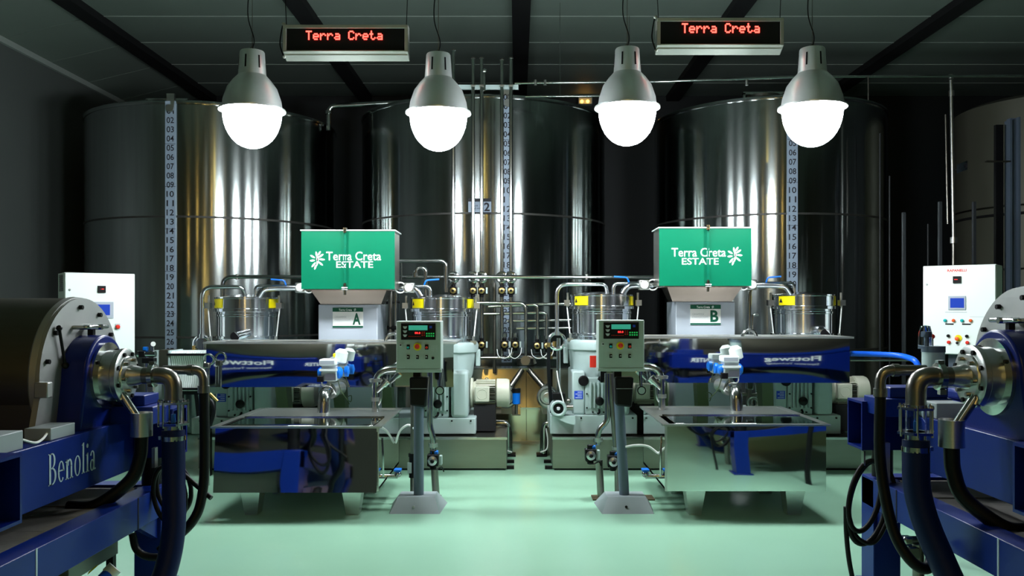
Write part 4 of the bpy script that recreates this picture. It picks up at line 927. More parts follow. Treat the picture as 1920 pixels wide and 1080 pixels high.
# ================================================================== led signs
FONT = {'T': ['11111', '00100', '00100', '00100', '00100', '00100', '00100'], 'e': ['00000', '00000', '01110', '10001', '11111', '10000', '01110'],
        'r': ['00000', '00000', '10110', '11001', '10000', '10000', '10000'], 'a': ['00000', '00000', '01110', '00001', '01111', '10001', '01111'],
        'C': ['01110', '10001', '10000', '10000', '10000', '10001', '01110'], 't': ['01000', '01000', '11100', '01000', '01000', '01001', '00110'], ' ': ['00000'] * 7}
def led_sign(x0, x1, y0, y1, tx0, tx1, ty0, ty1, label, lift):
    D = 7.4
    t = thing('led_display', label, 'display', P((x0 + x1) / 2, y1, D), 'hanging red letter displays')
    xa_, xb_ = WX(x0, D), WX(x1, D); zb_, zt_ = HZt(y1, D), HZt(y0, D)
    f = .031
    obj('display_case', G().box(xa_ + .01, xb_ - .01, D + .03, D + .14, zb_ + .03, zt_ - .005), 'signw', t)
    obj('dark_window', G().box(xa_ + f, xb_ - f, D + .012, D + .03, zb_ + .055, zt_ - f + .003), 'dark', t)
    fr = G().box(xa_, xb_, D, D + .1, zt_ - f, zt_).box(xa_, xa_ + f, D, D + .1, zb_ + .05, zt_ - f).box(xb_ - f, xb_, D, D + .1, zb_ + .05, zt_ - f)
    fr.hexa([(xa_, D, zb_ + .055), (xb_, D, zb_ + .055), (xb_, D + .12, zb_ + .0), (xa_, D + .12, zb_ + .0), (xa_, D, zb_ + .065), (xb_, D, zb_ + .065), (xb_, D + .12, zb_ + .06), (xa_, D + .12, zb_ + .06)])
    obj('frame', fr, 'signw', t, bevel=.004)
    # bowed dot letters
    txt = 'Terra Creta'; n = len(txt) * 6 - 1
    X0_, X1_ = WX(tx0, D), WX(tx1, D); Z0_, Z1_ = HZt(ty1, D), HZt(ty0, D); px_ = (X1_ - X0_) / n; pz = (Z1_ - Z0_) / 7
    for i, ch in enumerate(txt):
        if ch == ' ': continue
        g = G()
        for r_ in range(7):
            for c_ in range(5):
                if FONT[ch][r_][c_] == '1':
                    xx = X0_ + (i * 6 + c_ + .5) * px_; zz = Z1_ - (r_ + .5) * pz
                    g.box(xx - px_ * .5, xx + px_ * .5, D + .006, D + .012, zz - pz * .5, zz + pz * .5)
        obj('led_letter', g, 'led', t)
    obj('hanging_wire', G().cyl((xa_ + .02, D + .05, zt_), (xa_ - .05, D + .05, CH), .0035, n=6), 'black', t)
    obj('hanging_wire', G().cyl((xb_ - .02, D + .05, zt_), (xb_ + .03, D + .05, CH), .0035, n=6), 'black', t)
    obj('side_cable', G().spline([(xa_ - .01, D + .05, zt_ + .03), (xa_ - .03, D + .05, zt_ - .08), (xa_ - .035, D + .05, zt_ - .17), (xa_ + .0, D + .05, zb_ + .01)], .006, 6), 'black', t)
    obj('cable_clip', G().ball((xa_ - .005, D + .05, zt_ + .02), .018).ball((xa_ + .0, D + .05, zb_ + .02), .014), 'signw', t)
led_sign(530, 765, 46, 108, 573, 717, 57, 74, 'left hanging black display with red dotted lettering', 0)
led_sign(1232, 1470, 33, 96, 1279, 1425, 43, 61, 'right hanging black display with red dotted lettering', 0)

# ================================================================== white electrical cabinets
def ecab(side):
    D = 8.9
    if side < 0:
        a, b, y0, y1, lab, W_, th = 122, 256, 512, 690, 'white electrical cabinet at the left behind the decanter', .672, 37
    else:
        a, b, y0, y1, lab, W_, th = 1728, 1866, 497, 665, 'white electrical cabinet at the right with many buttons', .69, -38
    k_ = W_ / (b - a)
    xc = 0.0; x0, x1 = -W_ / 2, W_ / 2; z0, z1 = HZt(y1, D), HZt(y0, D)
    C0 = Vector((((a + b) / 2 - CX) * D / FPX, D, 0))
    # built square-on around its own base, then turned towards the aisle
    def WX(px, d_=0): return (px - (a + b) / 2) * k_ + C0.x
    def P(px, py, d_=0): return Vector((WX(px), d_ if d_ else D, HZt(py, D)))
    x0, x1 = WX(a), WX(b)
    t = thing('electrical_cabinet', lab, 'cabinet', C0, 'white electrical cabinets')
    t.rotation_euler.z = R(th)
    obj('cabinet_body', G().box(x0, x1, D + .02, D + .40, z0, z1), 'cabw', t, bevel=.006)
    obj('door', G().box(x0 + .004, x1 - .004, D, D + .02, z0 + .006, z1 - .006), 'cabw', t, bevel=.004)
    q = lambda px, py, dd=0: P(px, py, D - dd)
    def pt(name, px, py, r, m, h=.02, rim=None):
        r = r * 1.35
        o_ = obj(name, G().lathe([(r, 0), (r, h), (r * .7, h + .006), (.0, h + .007)], P(px, py, D) , (0, -1, 0), 20), m, t)
    if side < 0:
        g = G()
        for k in range(14): g.box(x0 - .004, x0, D + .1, D + .32, HZt(546 - k * 2.2, D), HZt(545 - k * 2.2, D))
        obj('vent_grille', g, 'black', t)
        obj('door_lock', G().lathe([(.012, 0), (.01, .01), (.0, .01)], q(131, 544), (0, -1, 0), 14), 'brush', t)
        dm = obj('digital_meter', G().box(WX(183, D), WX(198, D), D - .015, D, HZt(549, D), HZt(536, D)), 'black', t)
        text('- 88', P(191, 542, D - .016), XF, ZF, width=.035, height=.008, m='ledred', parent=dm)
        sc = obj('touch_screen', G().box(WX(172, D), WX(213, D), D - .012, D, HZt(597, D), HZt(566, D)), 'column', t, bevel=.003)
        obj('screen_glass', G().box(WX(178, D), WX(206, D), D - .015, D - .012, HZt(591, D), HZt(571, D)), 'screen', sc)
        obj('isolator_switch', G().box(WX(217, D), WX(226, D), D - .01, D, HZt(618, D), HZt(607, D)), 'faint', t)
        pt('switch_knob', 221, 613, .016, 'red', .03)
        pt('switch_knob', 209, 640, .014, 'black')
    else:
        text('OLIVE LINE', P(1794, 507, D - .001), XF, ZF, width=.18, height=.026, m='red', parent=t, bold=.01) if False else None
        text('RAPANELLI', P(1794, 507, D - .001), XF, ZF, width=.18, height=.026, m='red', parent=t, bold=.03)
        dm = obj('digital_meter', G().box(WX(1787, D), WX(1802, D), D - .015, D, HZt(531, D), HZt(518, D)), 'black', t)
        text('888', P(1793, 524, D - .016), XF, ZF, width=.03, height=.008, m='ledred', parent=dm)
        sc = obj('touch_screen', G().box(WX(1778, D), WX(1811, D), D - .012, D, HZt(581, D), HZt(555, D)), 'column', t, bevel=.003)
        obj('screen_glass', G().box(WX(1782, D), WX(1808, D), D - .015, D - .012, HZt(577, D), HZt(559, D)), 'screen', sc)
        obj('label_strip', G().box(WX(1772, D), WX(1813, D), D - .003, D, HZt(586, D), HZt(584.5, D)), 'faint', t)
        obj('door_lock', G().lathe([(.012, 0), (.01, .01), (.0, .01)], q(1736, 532), (0, -1, 0), 14), 'brush', t)
        for px, m in ((1772, 'teal'), (1788, 'orange'), (1804, 'teal'), (1820, 'orange')): pt('push_button', px, 601, .012, m)
        for px in (1780, 1812): obj('name_strip', G().box(WX(px - 8, D), WX(px + 8, D), D - .003, D, HZt(609, D), HZt(606.5, D)), 'black', t)
        for px in (1778, 1813): pt('selector_knob', px, 630, .012, 'black'); pt('push_button', px + 1, 642, .013, 'red')
        es = obj('emergency_stop', G().lathe([(.034, 0), (.034, .006), (.0, .006)], P(1797, 634, D), (0, -1, 0), 28), 'yellow', t)
        obj('stop_cap', G().lathe([(.012, .006), (.012, .02), (.019, .022), (.019, .035), (.0, .04)], P(1795, 635, D), (0, -1, 0), 20), 'orange', es)
        pt('selector_knob', 1795, 643, .010, 'black')
        obj('panel_line', G().box(WX(1818, D), WX(1866, D), D - .002, D, HZt(594.3, D), HZt(593.6, D)), 'faint', t)
    obj('stand', G().box((x0 + x1) / 2 - .12, (x0 + x1) / 2 + .12, D + .12, D + .26, 0, z0), 'farblue', t)
    obj('stand_foot', G().box((x0 + x1) / 2 - .2, (x0 + x1) / 2 + .2, D + .02, D + .3, 0, .02), 'farblue', t)
ecab(-1); ecab(1)

d = 8.0
t = thing('end_valve', 'small steel valve and pipe at the left end of trough A', 'valve', (WX(389, d), d, 0))
obj('pipe', G().cyl(P(389, 690, d), (WX(389, d), d, 0), .022).cyl(P(383, 692, d), P(383, 745, d), .014), 'pipe', t)
obj('ring_handle', G().torus(P(391, 674, d), (0, 1, .2), .05, .011, 18, 8), 'pipe', t)
obj('valve_body', G().cbox(P(388, 685, d), .06, .06, .05), 'dpipe', t, bevel=.01)
obj('lever', G().cyl(P(394, 738, d), P(408, 752, d), .013), 'brass', t)
obj('hose', G().spline([P(389, 745, d + .05), P(398, 757, d + .05), P(400, 775, d + .05), P(393, 800, d + .05)], .02, 8), 'hose', t)
d = 8.85
t = thing('pipe_valve', 'dark pipe valve assembly under trough B between cabinet and separator', 'valve', (WX(1412, d), d, .35))
obj('pipe', G().tube([P(1404, 724, d), P(1404, 745, d), (WX(1404, d), d, .35)], .03, .03).tube([P(1388, 739, d), P(1416, 741, d), P(1432, 736, d)], .02, .03), 'dpipe', t)
obj('valve_head', G().cbox(P(1405, 722, d), .07, .07, .09).cyl(P(1412, 748, d), P(1412, 770, d), .05), 'pipe', t, bevel=.008)
obj('valve_disc', G().torus(P(1412, 755, d - .05), (0, 1, 0), .05, .014, 18, 8), 'brush', t)
# ================================================================== left middle: plate exchanger etc.
d = 8.3
t = thing('plate_heat_exchanger', 'white ribbed plate heat exchanger left of trough A', 'heat exchanger', (WX(352, d), d + .2, 0))
g0 = HZt(733, d); g1 = HZt(659, d)
for k in range(17):
    px = 320 + k * 4.0
    x = WX(px, d)
    pr = [(0, g0), (.05, g0), (.30, g0), (.30, g1), (.04, g1), (.0, g1 - .02), (.0, g1 - .07), (.035, g1 - .12), (.035, g0 + .12), (.0, g0 + .07), (.0, g0)]
    pts = [(d + a, b) for a, b in pr[3:]] + [(d + .30, g0)]
    obj('plate', G().prism([(d + .3, g0), (d, g0), (d, g0 + .06), (d + .02, g0 + .1), (d + .02, g1 - .1), (d, g1 - .06), (d, g1 - .02), (d + .03, g1), (d + .3, g1)], lambda a, b, tt, x=x: (x + tt * .0165, a, b)), 'white', t)
obj('end_frame', G().box(WX(316, d), WX(319, d), d - .01, d + .32, g0 - .05, g1 + .01).box(WX(387.5, d), WX(390, d), d - .01, d + .32, g0 - .05, g1 + .01), 'grey', t)
obj('tie_rod', G().cyl((WX(314, d), d - .01, g0 + .02), (WX(392, d), d - .01, g0 + .02), .012).cyl((WX(314, d), d - .01, g1 - .03), (WX(392, d), d - .01, g1 - .03), .012), 'black', t)
obj('stand', G().box(WX(322, d), WX(330, d), d + .1, d + .2, 0, g0).box(WX(376, d), WX(384, d), d + .1, d + .2, 0, g0).box(WX(318, d), WX(388, d), d + .05, d + .25, g0 - .04, g0), 'black', t)
d = 8.6
t = thing('brown_panel_box', 'dark brown panel box left of the white plate exchanger', 'box', (WX(308, d), d + .1, 0))
obj('box_body', G().box(WX(298, d), WX(321, d), d, d + .2, HZt(692, d), HZt(656, d)), 'cover', t, bevel=.005)
obj('box_post', G().box(WX(288, d), WX(297, d), d, d + .08, 0, HZt(657, d)), 'grey', t)
obj('box_leg', G().box(WX(305, d), WX(312, d), d + .05, d + .12, 0, HZt(692, d)), 'dark', t)
d = 8.2
t = thing('gauge_cluster', 'pressure gauge and blue valve beside the left white cabinet', 'gauge', (WX(280, d), d, 0))
obj('pipe', G().cyl(P(258, 664, d), P(292, 664, d), .03).cyl(P(286, 664, d), P(286, 650, d), .015).cyl(P(275, 664, d), (WX(275, d), d, 0), .02), 'pipe', t)
gd = obj('gauge_case', G().lathe([(.028, 0), (.028, .03), (.0, .03)], P(286, 645, d), (.2, -1, .0), 24), 'pipe', t)
obj('gauge_dial', G().lathe([(.023, 0), (.0, .001)], P(286, 645, d - .031) + Vector((.006, 0, 0)), (.2, -1, 0), 24), 'print', gd)
obj('blue_handle', G().cbox(P(273, 654, d), .05, .04, .04), 'bluep', t, bevel=.01)
obj('valve_block', G().cbox(P(268, 664, d), .06, .07, .06).cbox(P(280, 676, d), .12, .07, .05), 'black', t, bevel=.006)
# ================================================================== decanters
XO = 2.02
def benolia(x, y0, y1, z0, z1, s, parent):
    """serif lettering on an x=const face, reading along the text direction"""
    g = G(); adv = 0; W = {}
    def rect(a, b, c, e): g.add([(a, b), (c, b), (c, e), (a, e)] and [(a, b, 0), (c, b, 0), (c, e, 0), (a, e, 0)], [(0, 1, 2, 3)])
    def ring(cx, cy, rx, ry, tx, ty, a0=0, a1=360, n=20):
        vs = []; fs = []
        for i in range(n + 1):
            t_ = R(a0 + (a1 - a0) * i / n); vs += [(cx + rx * math.cos(t_), cy + ry * math.sin(t_), 0), (cx + (rx - tx) * math.cos(t_), cy + (ry - ty) * math.sin(t_), 0)]
        for i in range(n): fs.append((2 * i, 2 * i + 2, 2 * i + 3, 2 * i + 1))
        g.add(vs, fs)
    X = 0
    def stem(x_, h, serif_t='l'):
        rect(x_, 0, x_ + .11, h); rect(x_ - .06, 0, x_ + .17, .035)
        if serif_t == 'f': rect(x_ - .06, h - .035, x_ + .11, h)
        else: g.add([(x_ - .07, h - .08, 0), (x_ + .02, h - .08, 0), (x_ + .11, h + .02, 0), (x_, h - .02, 0)], [(0, 1, 2, 3)])
    # B
    stem(.06, 1.0, 'f'); ring(.22, .755, .22, .245, .10, .04, -90, 90, 14); ring(.22, .27, .28, .27, .11, .04, -90, 90, 14); rect(.1, .96, .24, 1.0); rect(.1, .5, .24, .54); rect(.1, 0, .24, .04)
    # e
    X = .60; ring(X + .2, .33, .2, .34, .09, .04, 0, 320, 24); rect(X + .05, .34, X + .38, .38)
    # n
    X = 1.08; stem(X + .05, .64); ring(X + .27, .40, .17, .25, .10, .05, 0, 170, 12); rect(X + .34, 0, X + .44, .42); rect(X + .28, 0, X + .5, .035)
    # o
    X = 1.66; ring(X + .22, .33, .22, .34, .10, .035, 0, 360, 28)
    # l
    X = 2.18; stem(X + .05, 1.02)
    # i
    X = 2.47; stem(X + .05, .64); ring(X + .105, .88, .075, .075, .07, .07, 0, 360, 12)
    # a
    X = 2.76; ring(X + .15, .18, .15, .20, .09, .04, 0, 360, 20); ring(X + .17, .46, .17, .21, .10, .04, 0, 165, 12); rect(X + .24, .05, X + .34, .48); rect(X + .24, 0, X + .42, .05)
    Wd = 3.18; sx = (y1 - y0) / Wd; sz = (z1 - z0)
    g.v = [Vector((x, y0 + v.x * sx, z0 + v.y * sz)) for v in g.v]
    return obj('lettering', g, 'pale', parent, smooth=False)

def decanter(side):
    s = side; dz = 0 if s < 0 else .045
    ax_y = 4.75 if s < 0 else 4.1
    az = HZt(704, 4.75) if s < 0 else HZt(706, 4.1)
    X = lambda a: s * a
    bx = lambda g, a0, a1, y0, y1, z0, z1: g.box(min(s * a0, s * a1), max(s * a0, s * a1), y0, y1, z0, z1)
    t = thing('decanter_centrifuge', ('left' if s < 0 else 'right') + ' blue framed decanter centrifuge in the foreground', 'centrifuge', (X(2.8), 4.3, .0), 'blue framed decanter centrifuges')
    tz0, tz1 = .78 + dz, 1.065 + dz
    # longitudinal hollow tubes with open ends
    for (y0, y1) in ((3.12, 3.48), (5.0, 5.22)):
        w_ = .014; g = G()
        bx(g, XO, 5.2, y0, y1, tz0, tz0 + w_); bx(g, XO, 5.2, y0, y1, tz1 - w_, tz1)
        bx(g, XO, 5.2, y0, y0 + w_, tz0 + w_, tz1 - w_); bx(g, XO, 5.2, y1 - w_, y1, tz0 + w_, tz1 - w_)
        tb = obj('frame_tube', g, 'blue', t)
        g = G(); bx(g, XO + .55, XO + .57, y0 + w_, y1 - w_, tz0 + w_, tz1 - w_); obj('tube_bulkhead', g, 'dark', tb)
    # end beam with the name
    g = G(); bx(g, 2.25, 2.45, 3.48, 5.0, .715 + dz, 1.01 + dz); eb = obj('end_beam', g, 'blued', t, bevel=.004)
    if s < 0:
        b = benolia(-2.248, 4.09, 4.55, .80, .80 + .155, s, eb)
    # cross bearers
    for (a0, a1) in ((3.0, 3.2), (3.9, 4.1)):
        g = G(); bx(g, a0, a1, 3.48, 5.0, .72 + dz, 1.0 + dz); obj('cross_bearer', g, 'blued', t)
    # lower table
    zz0, zz1 = .43 + dz, .605 + dz
    g = G(); bx(g, 2.1, 2.22, 2.9, 5.2, zz0, zz1); tb = obj('table_beam', g, 'blued', t, bevel=.004)
    for yy_ in (3.72, 4.72):
        g = G(); bx(g, 2.098, 2.1, yy_, yy_ + .012, zz0, zz1); obj('beam_joint', g, 'dark' if yy_ > 4 else 'pale', tb)
    g = G(); bx(g, 2.22, 5.2, 5.08, 5.2, zz0, zz1); bx(g, 2.22, 5.2, 2.9, 3.02, zz0, zz1); obj('table_rail', g, 'blued', t)
    for k in range(4):
        g = G(); y0 = 3.05 + k * .52; bx(g, 2.22, 3.4, y0, y0 + .50, zz1 - .05, zz1 - .02 + .004 * (k % 2)); obj('deck_board', g, 'wood', t)
    for (a, y0) in ((2.1, 5.03), (2.1, 2.9), (4.9, 5.03), (4.9, 2.9)):
        g = G(); bx(g, a, a + .16, y0, y0 + .18, 0.02, zz1 - .01); bx(g, a - .03, a + .19, y0 - .02, y0 + .2, 0, .02)
        obj('leg', g, 'blued', t, bevel=.005)
        obj('rubber_mount', G().cyl((X(a + .09), y0 + .09, zz1 - .012), (X(a + .09), y0 + .09, tz0), .06), 'black', t)
    # stiffening bracket
    g = G().prism([(5.03, .60 + dz), (5.03, .3 + dz), (4.75, .44 + dz), (4.75, .60 + dz)], lambda a, b, k: (X(2.12 + .04 * k), a, b)); obj('gusset', g, 'blue', t)
    # main bowl cover
    L = lambda prof, n=56: G().lathe(prof, (0, ax_y, az), (s, 0, 0), n)
    r = .43
    cv = obj('bowl_cover', L([(r, 2.45), (r, 4.9), (r - .06, 4.95), (.01, 4.95)], 72), 'cover', t)
    obj('cover_rim', L([(r + .004, 2.44), (r + .008, 2.47), (r, 2.48)], 72), 'plate', t)
    # end plate: disc merging into skirt
    poly = [(ax_y + r * math.cos(R(a)), az + r * math.sin(R(a))) for a in range(-10, 191, 5)]
    poly += [(ax_y - r * 1.12, 1.02 + dz), (ax_y + r * 1.12, 1.02 + dz)]
    poly = [(max(3.49, min(4.99, a)) if b < az - .1 else a, b) for a, b in poly]
    pl = obj('end_plate', G().prism(poly, lambda a, b, k: (X(2.45 - .03 * k), a, b)), 'plate', t)
    for a in (35, 62, 95, 140, 165, 8):
        c = Vector((X(2.42), ax_y + (r - .05) * math.cos(R(a)), az + (r - .05) * math.sin(R(a))))
        obj('plate_bolt', G().cyl(c, c + Vector((-s * .02, 0, 0)), .013, n=6), 'black', pl)
    hz = az + .27
    obj('grab_handle', G().tube([(X(2.42), ax_y - .1, hz), (X(2.34), ax_y - .1, hz), (X(2.34), ax_y + .13, hz), (X(2.42), ax_y + .13, hz)], .012, .02, 10).cyl((X(2.42), ax_y + .02, hz), (X(2.32), ax_y + .02, hz), .016), 'pipe', pl)
    obj('catch', G().cbox((X(2.38), ax_y + .02, hz - .05), .03, .03, .07).cbox((X(2.39), ax_y + .02, hz - .135), .025, .05, .02), 'black', pl)
    obj('latch_rod', G().cyl((X(2.40), ax_y - .28, hz + .0), (X(2.40), ax_y - .22, hz - .2), .008).ball((X(2.4), ax_y - .28, hz), .016).ball((X(2.4), ax_y - .22, hz - .2), .018), 'black', pl)
    obj('cover_clamp', G().cbox((X(2.40), ax_y - r - .0, az - .04), .07, .05, .08), 'plate', t, bevel=.006)
    # lower casing
    g = G(); bx(g, 2.46, 4.9, ax_y - r * .96, min(ax_y + r * .96, 4.99), .98 + dz, az); obj('lower_casing', g, 'cover', t)
    # blue pillow block (arch)
    rb = .225
    poly = [(ax_y + rb * math.cos(R(a)), az + rb * math.sin(R(a))) for a in range(0, 181, 6)] + [(ax_y - rb * 1.25, 1.0 + dz), (ax_y + rb * 1.25, 1.0 + dz)]
    obj('bearing_pedestal', G().prism(poly, lambda a, b, k: (X(2.43 - .14 * k), a, b)), 'blue', t, bevel=.012)
    obj('flange_ring', L([(.0, 2.29), (.185, 2.29), (.185, 2.272), (.135, 2.265), (.135, 2.20)][::1], 48), 'pipe', t)
    hs = obj('bearing_housing', L([(.142, 2.20), (.142, 2.285)], 48), 'brush', t)
    fd = obj('feed_flange', L([(.0, 2.205), (.145, 2.205), (.15, 2.2), (.15, 2.175), (.142, 2.17), (.108, 2.168), (.104, 2.158), (.06, 2.156), (.054, 2.12), (.046, 2.09), (.046, 2.0)], 48), 'brush', t)
    for k in range(8):
        a = R(22 + k * 45); c = Vector((X(2.172), ax_y + .125 * math.cos(a), az + .125 * math.sin(a)))
        obj('flange_bolt', G().cyl(c, c + Vector((-s * .014, 0, 0)), .012, n=6), 'black', fd)
    for k in range(6):
        a = R(10 + k * 60); c = Vector((X(2.157), ax_y + .088 * math.cos(a), az + .088 * math.sin(a)))
        obj('flange_bolt', G().cyl(c, c + Vector((-s * .02, 0, 0)), .011, n=8), 'dpipe', fd)
    g = G()
    for a in (30, 60, 330, 300, 150):
        a = R(a); c = Vector((X(2.272), ax_y + .16 * math.cos(a), az + .16 * math.sin(a))); g.cyl(c, c + Vector((-s * .012, 0, 0)), .01, n=8)
    obj('ring_bolts', g, 'black', t)
    # feed pipe elbow and clamp
    gx = 1.915
    obj('feed_elbow', G().tube([(X(2.08), ax_y, az), (X(gx), ax_y, az), (X(gx), ax_y, az - .15)], .047, .115, 20), 'dpipe', t)
    obj('pipe_clamp', G().lathe([(.05, 0), (.066, .004), (.066, .03), (.05, .034)], (X(2.045), ax_y, az), (-s, 0, 0), 28).cbox((X(2.03), ax_y - .02, az - .072), .03, .03, .025).cbox((X(2.03), ax_y, az + .068), .03, .03, .02), 'pipe', t)
    # sight glass
    zt_, zb_ = az - .145, az - .275
    sg2 = obj('sight_glass', G().lathe([(.048, zb_ + .012), (.048, zt_ - .012), (.042, zt_ - .012), (.042, zb_ + .012), (.048, zb_ + .012)], (X(gx), ax_y, 0), n=32), 'glass', t)
    obj('glass_flange', G().cyl((X(gx), ax_y, zt_ - .012), (X(gx), ax_y, zt_), .09, n=6).cyl((X(gx), ax_y, zt_), (X(gx), ax_y, zt_ + .012), .06), 'pipe', t)
    obj('glass_flange', G().cyl((X(gx), ax_y, zb_ + .012), (X(gx), ax_y, zb_), .09, n=6).cyl((X(gx), ax_y, zb_), (X(gx), ax_y, zb_ - .03), .05), 'pipe', t)
    for k in range(6):
        a = R(k * 60 + 10); x_, y_ = X(gx) + .078 * math.cos(a), ax_y + .078 * math.sin(a)
        obj('tie_rod', G().cyl((x_, y_, zb_ - .01), (x_, y_, zt_ + .012), .006, n=8), 'pipe', t)
    obj('inner_tube', G().cyl((X(gx), ax_y, zb_ + .005), (X(gx), ax_y, zb_ + .06), .012), 'bluep', t)
    # big blue hose
    hz0 = zb_ - .03
    if s < 0: pts = [(X(gx), ax_y, hz0), (X(gx) + .01, ax_y - .02, hz0 - .25), (X(gx) + .04, ax_y - .1, hz0 - .55), (X(gx) + .02, ax_y - .2, .2), (X(gx) - .05, ax_y - .3, .065)]
    else: pts = [(X(gx), ax_y, hz0), (X(gx), ax_y - .02, hz0 - .25), (X(gx) + .06, ax_y - .08, hz0 - .50), (X(gx) + .2, ax_y - .22, .16), (X(gx) + .4, ax_y - .3, .065)]
    hs = obj('discharge_hose', G().spline(pts, .062, 24, 14), 'bhose', t)
    obj('hose_clamp', G().cyl((X(gx), ax_y, hz0 - .03), (X(gx), ax_y, hz0 - .055), .066).cbox((X(gx) + s * .07, ax_y, hz0 - .042), .02, .02, .02), 'pipe', hs)
    # side pipe and thin hose
    x2 = 1.79 if s < 0 else 1.795
    zz = az + .022
    obj('water_pipe', G().tube([(X(2.02), ax_y + .12, zz), (X(x2), ax_y + .12, zz), (X(x2), ax_y + .12, zz - .13)], .026, .07, 16), 'dpipe', t)
    obj('pipe_socket', G().cyl((X(x2), ax_y + .12, zz - .09), (X(x2), ax_y + .12, zz - .13), .033).cyl((X(x2 + .06), ax_y + .12, zz), (X(x2 + .09), ax_y + .12, zz), .032), 'dpipe', t)
    if s < 0: pts = [(X(x2), ax_y + .12, zz - .12), (X(x2) + .005, ax_y + .12, zz - .45), (X(x2) + .0, ax_y + .1, zz - .7), (X(x2) - .04, ax_y + .05, zz - .85), (X(x2) - .2, ax_y, zz - 1.0)]
    else: pts = [(X(x2), ax_y + .12, zz - .12), (X(x2) + .0, ax_y + .12, zz - .45), (X(x2) + .03, ax_y + .06, zz - .75), (X(x2) + .09, ax_y, zz - .9), (X(x2) + .18, ax_y, zz - .94), (X(x2) + .25, ax_y + .1, zz - .84)]
    obj('thin_hose', G().spline(pts, .027, 14, 12), 'hose', t)
    # drain cup
    if s < 0: cx_, cy_ = -2.07, 4.75 - .05; 
    else: cx_, cy_ = 2.06, 4.05
    cz = az - .33
    obj('drain_cup', G().lathe([(.058, cz), (.058, cz + .13), (.052, cz + .13), (.052, cz + .01)], (cx_, cy_, 0), n=28), 'brush', t)
    obj('drain_pipe', G().cyl((cx_ + s * .13, cy_ + .0, cz + .26), (cx_ + s * .03, cy_, cz + .11), .024).cyl((cx_ + s * .15, cy_, cz + .31), (cx_ + s * .11, cy_, cz + .2), .03), 'pipe', t)
    obj('drain_hose', G().spline([(cx_, cy_, cz), (cx_ + s * .01, cy_, cz - .12), (cx_ + s * .05, cy_ - .03, cz - .24), (cx_ + s * .2, cy_ - .1, cz - .36), (cx_ + s * .35, cy_ - .1, cz - .37)], .036, 14, 10), 'hose', t)
    # boxes on top of the frame
    g = G(); bx(g, 2.3, 2.55, 4.35, 4.6, 1.012 + dz, 1.06 + dz)
    y0 = 3.72 if s < 0 else 4.62
    gb = G(); bx(gb, 2.27, 2.44, y0, y0 + .2, 1.01 + dz, 1.01 + dz + .085); obj('sensor_box', gb, 'base', t, bevel=.004)
    if s < 0:
        gb = G(); bx(gb, 2.27, 2.40, 4.15, 4.38, 1.01, 1.01 + .06); obj('sensor_box', gb, 'base', t, bevel=.004)
        obj('sensor_cable', G().spline([(X(2.28), 3.93, 1.05), (X(2.26), 4.0, 1.025), (X(2.27), 4.08, 1.03), (X(2.29), 4.16, 1.05)], .006, 6), 'print', t)
    gb = G(); bx(gb, 2.05, 2.45, 4.80, 5.05, 1.0 + dz, 1.10 + dz); bx(gb, 2.12, 2.45, 4.85, 5.05, 1.10 + dz, 1.16 + dz); obj('motor_base_block', gb, 'blued', t, bevel=.006)
    # belt guard toward the far side with its mark
    gb = G(); bx(gb, 2.6, 4.8, 5.02, 5.20, 1.066 + dz, 1.13 + dz); bg = obj('belt_guard', gb, 'blued', t, bevel=.02)
    gb = L([(.0, 2.75), (.33, 2.75), (.34, 2.8), (.34, 3.05), (.0, 3.05)], 40)
    xd = (-1, 0, 0)
    text('TRICANTER', (X(2.5), 5.222, .95 + dz), xd, ZF, width=.5, height=.09, parent=bg, bold=.01)
    text('Flottweg', (X(3.6), 5.222, .97 + dz), xd, ZF, width=.8, height=.14, parent=bg, bold=.015)
    text('Separation Technology', (X(3.6), 5.222, .855 + dz), xd, ZF, width=.75, height=.05, parent=bg)
    # bracket under the near tube, coiled cable hook
    return t
decanter(-1); decanter(1)
# control cables coiled on the frame
d = 4.95
t = thing('coiled_cable', 'black cable coil hanging from the right decanter frame corner', 'cable', P(1635, 1010, d))
for k, (cx_, cy_, rx, ry) in enumerate([(1628, 942, 47, 78), (1622, 930, 38, 66)]):
    pts = []
    for i in range(17):
        a = 2 * PI * i / 16; lean = 20 * math.sin(a) * .5
        pts.append(P(cx_ + rx * math.cos(a) * .75 + 12 * math.sin(a), cy_ - ry * math.sin(a), d - .02 * k + .02 * math.sin(a)))
    obj('cable_loop', G().spline(pts, .015, 10, 4), 'hose', t)
obj('cable_loop', G().spline([P(1640, 865, d), P(1668, 885, d - .02), P(1678, 930, d - .03), P(1660, 985, d - .03), P(1636, 1018, d - .03), P(1605, 1005, d - .02), P(1590, 960, d)], .013, 10), 'hose', t)
obj('cable_tail', G().spline([P(1586, 950, d), P(1587, 1000, d), P(1592, 1050, d), P(1603, 1110, d), P(1600, 1120, d)], .014, 10), 'hose', t)
obj('hook', G().box(WX(1617, d), WX(1620, d), d - .02, d + .02, HZt(872, d), HZt(845, d)), 'pipe', t)
tag(obj('cable_bracket', G().box(WX(1648, 4.95), WX(1662, 4.95), 4.9, 4.94, HZt(938, 4.95), HZt(828, 4.95)), 'brush'), 'vertical steel bracket strip beside the coiled cable at right', 'bracket')
d = 4.9
t = thing('coiled_cable', 'dark cable coil hanging behind the left blue hose', 'cable', P(310, 980, d))
for k, (cx_, cy_, rx, ry) in enumerate([(318, 928, 30, 55), (326, 915, 32, 48)]):
    pts = [P(cx_ + rx * math.cos(2 * PI * i / 16) - 6 * math.sin(2 * PI * i / 16), cy_ - ry * math.sin(2 * PI * i / 16), d + .02 * k) for i in range(17)]
    obj('cable_loop', G().spline(pts, .013, 10, 4), 'hose', t)
obj('cable_tail', G().spline([P(340, 885, d), P(362, 905, d), P(380, 920, d - .02), P(396, 934, d - .04)], .014, 10), 'hose', t)
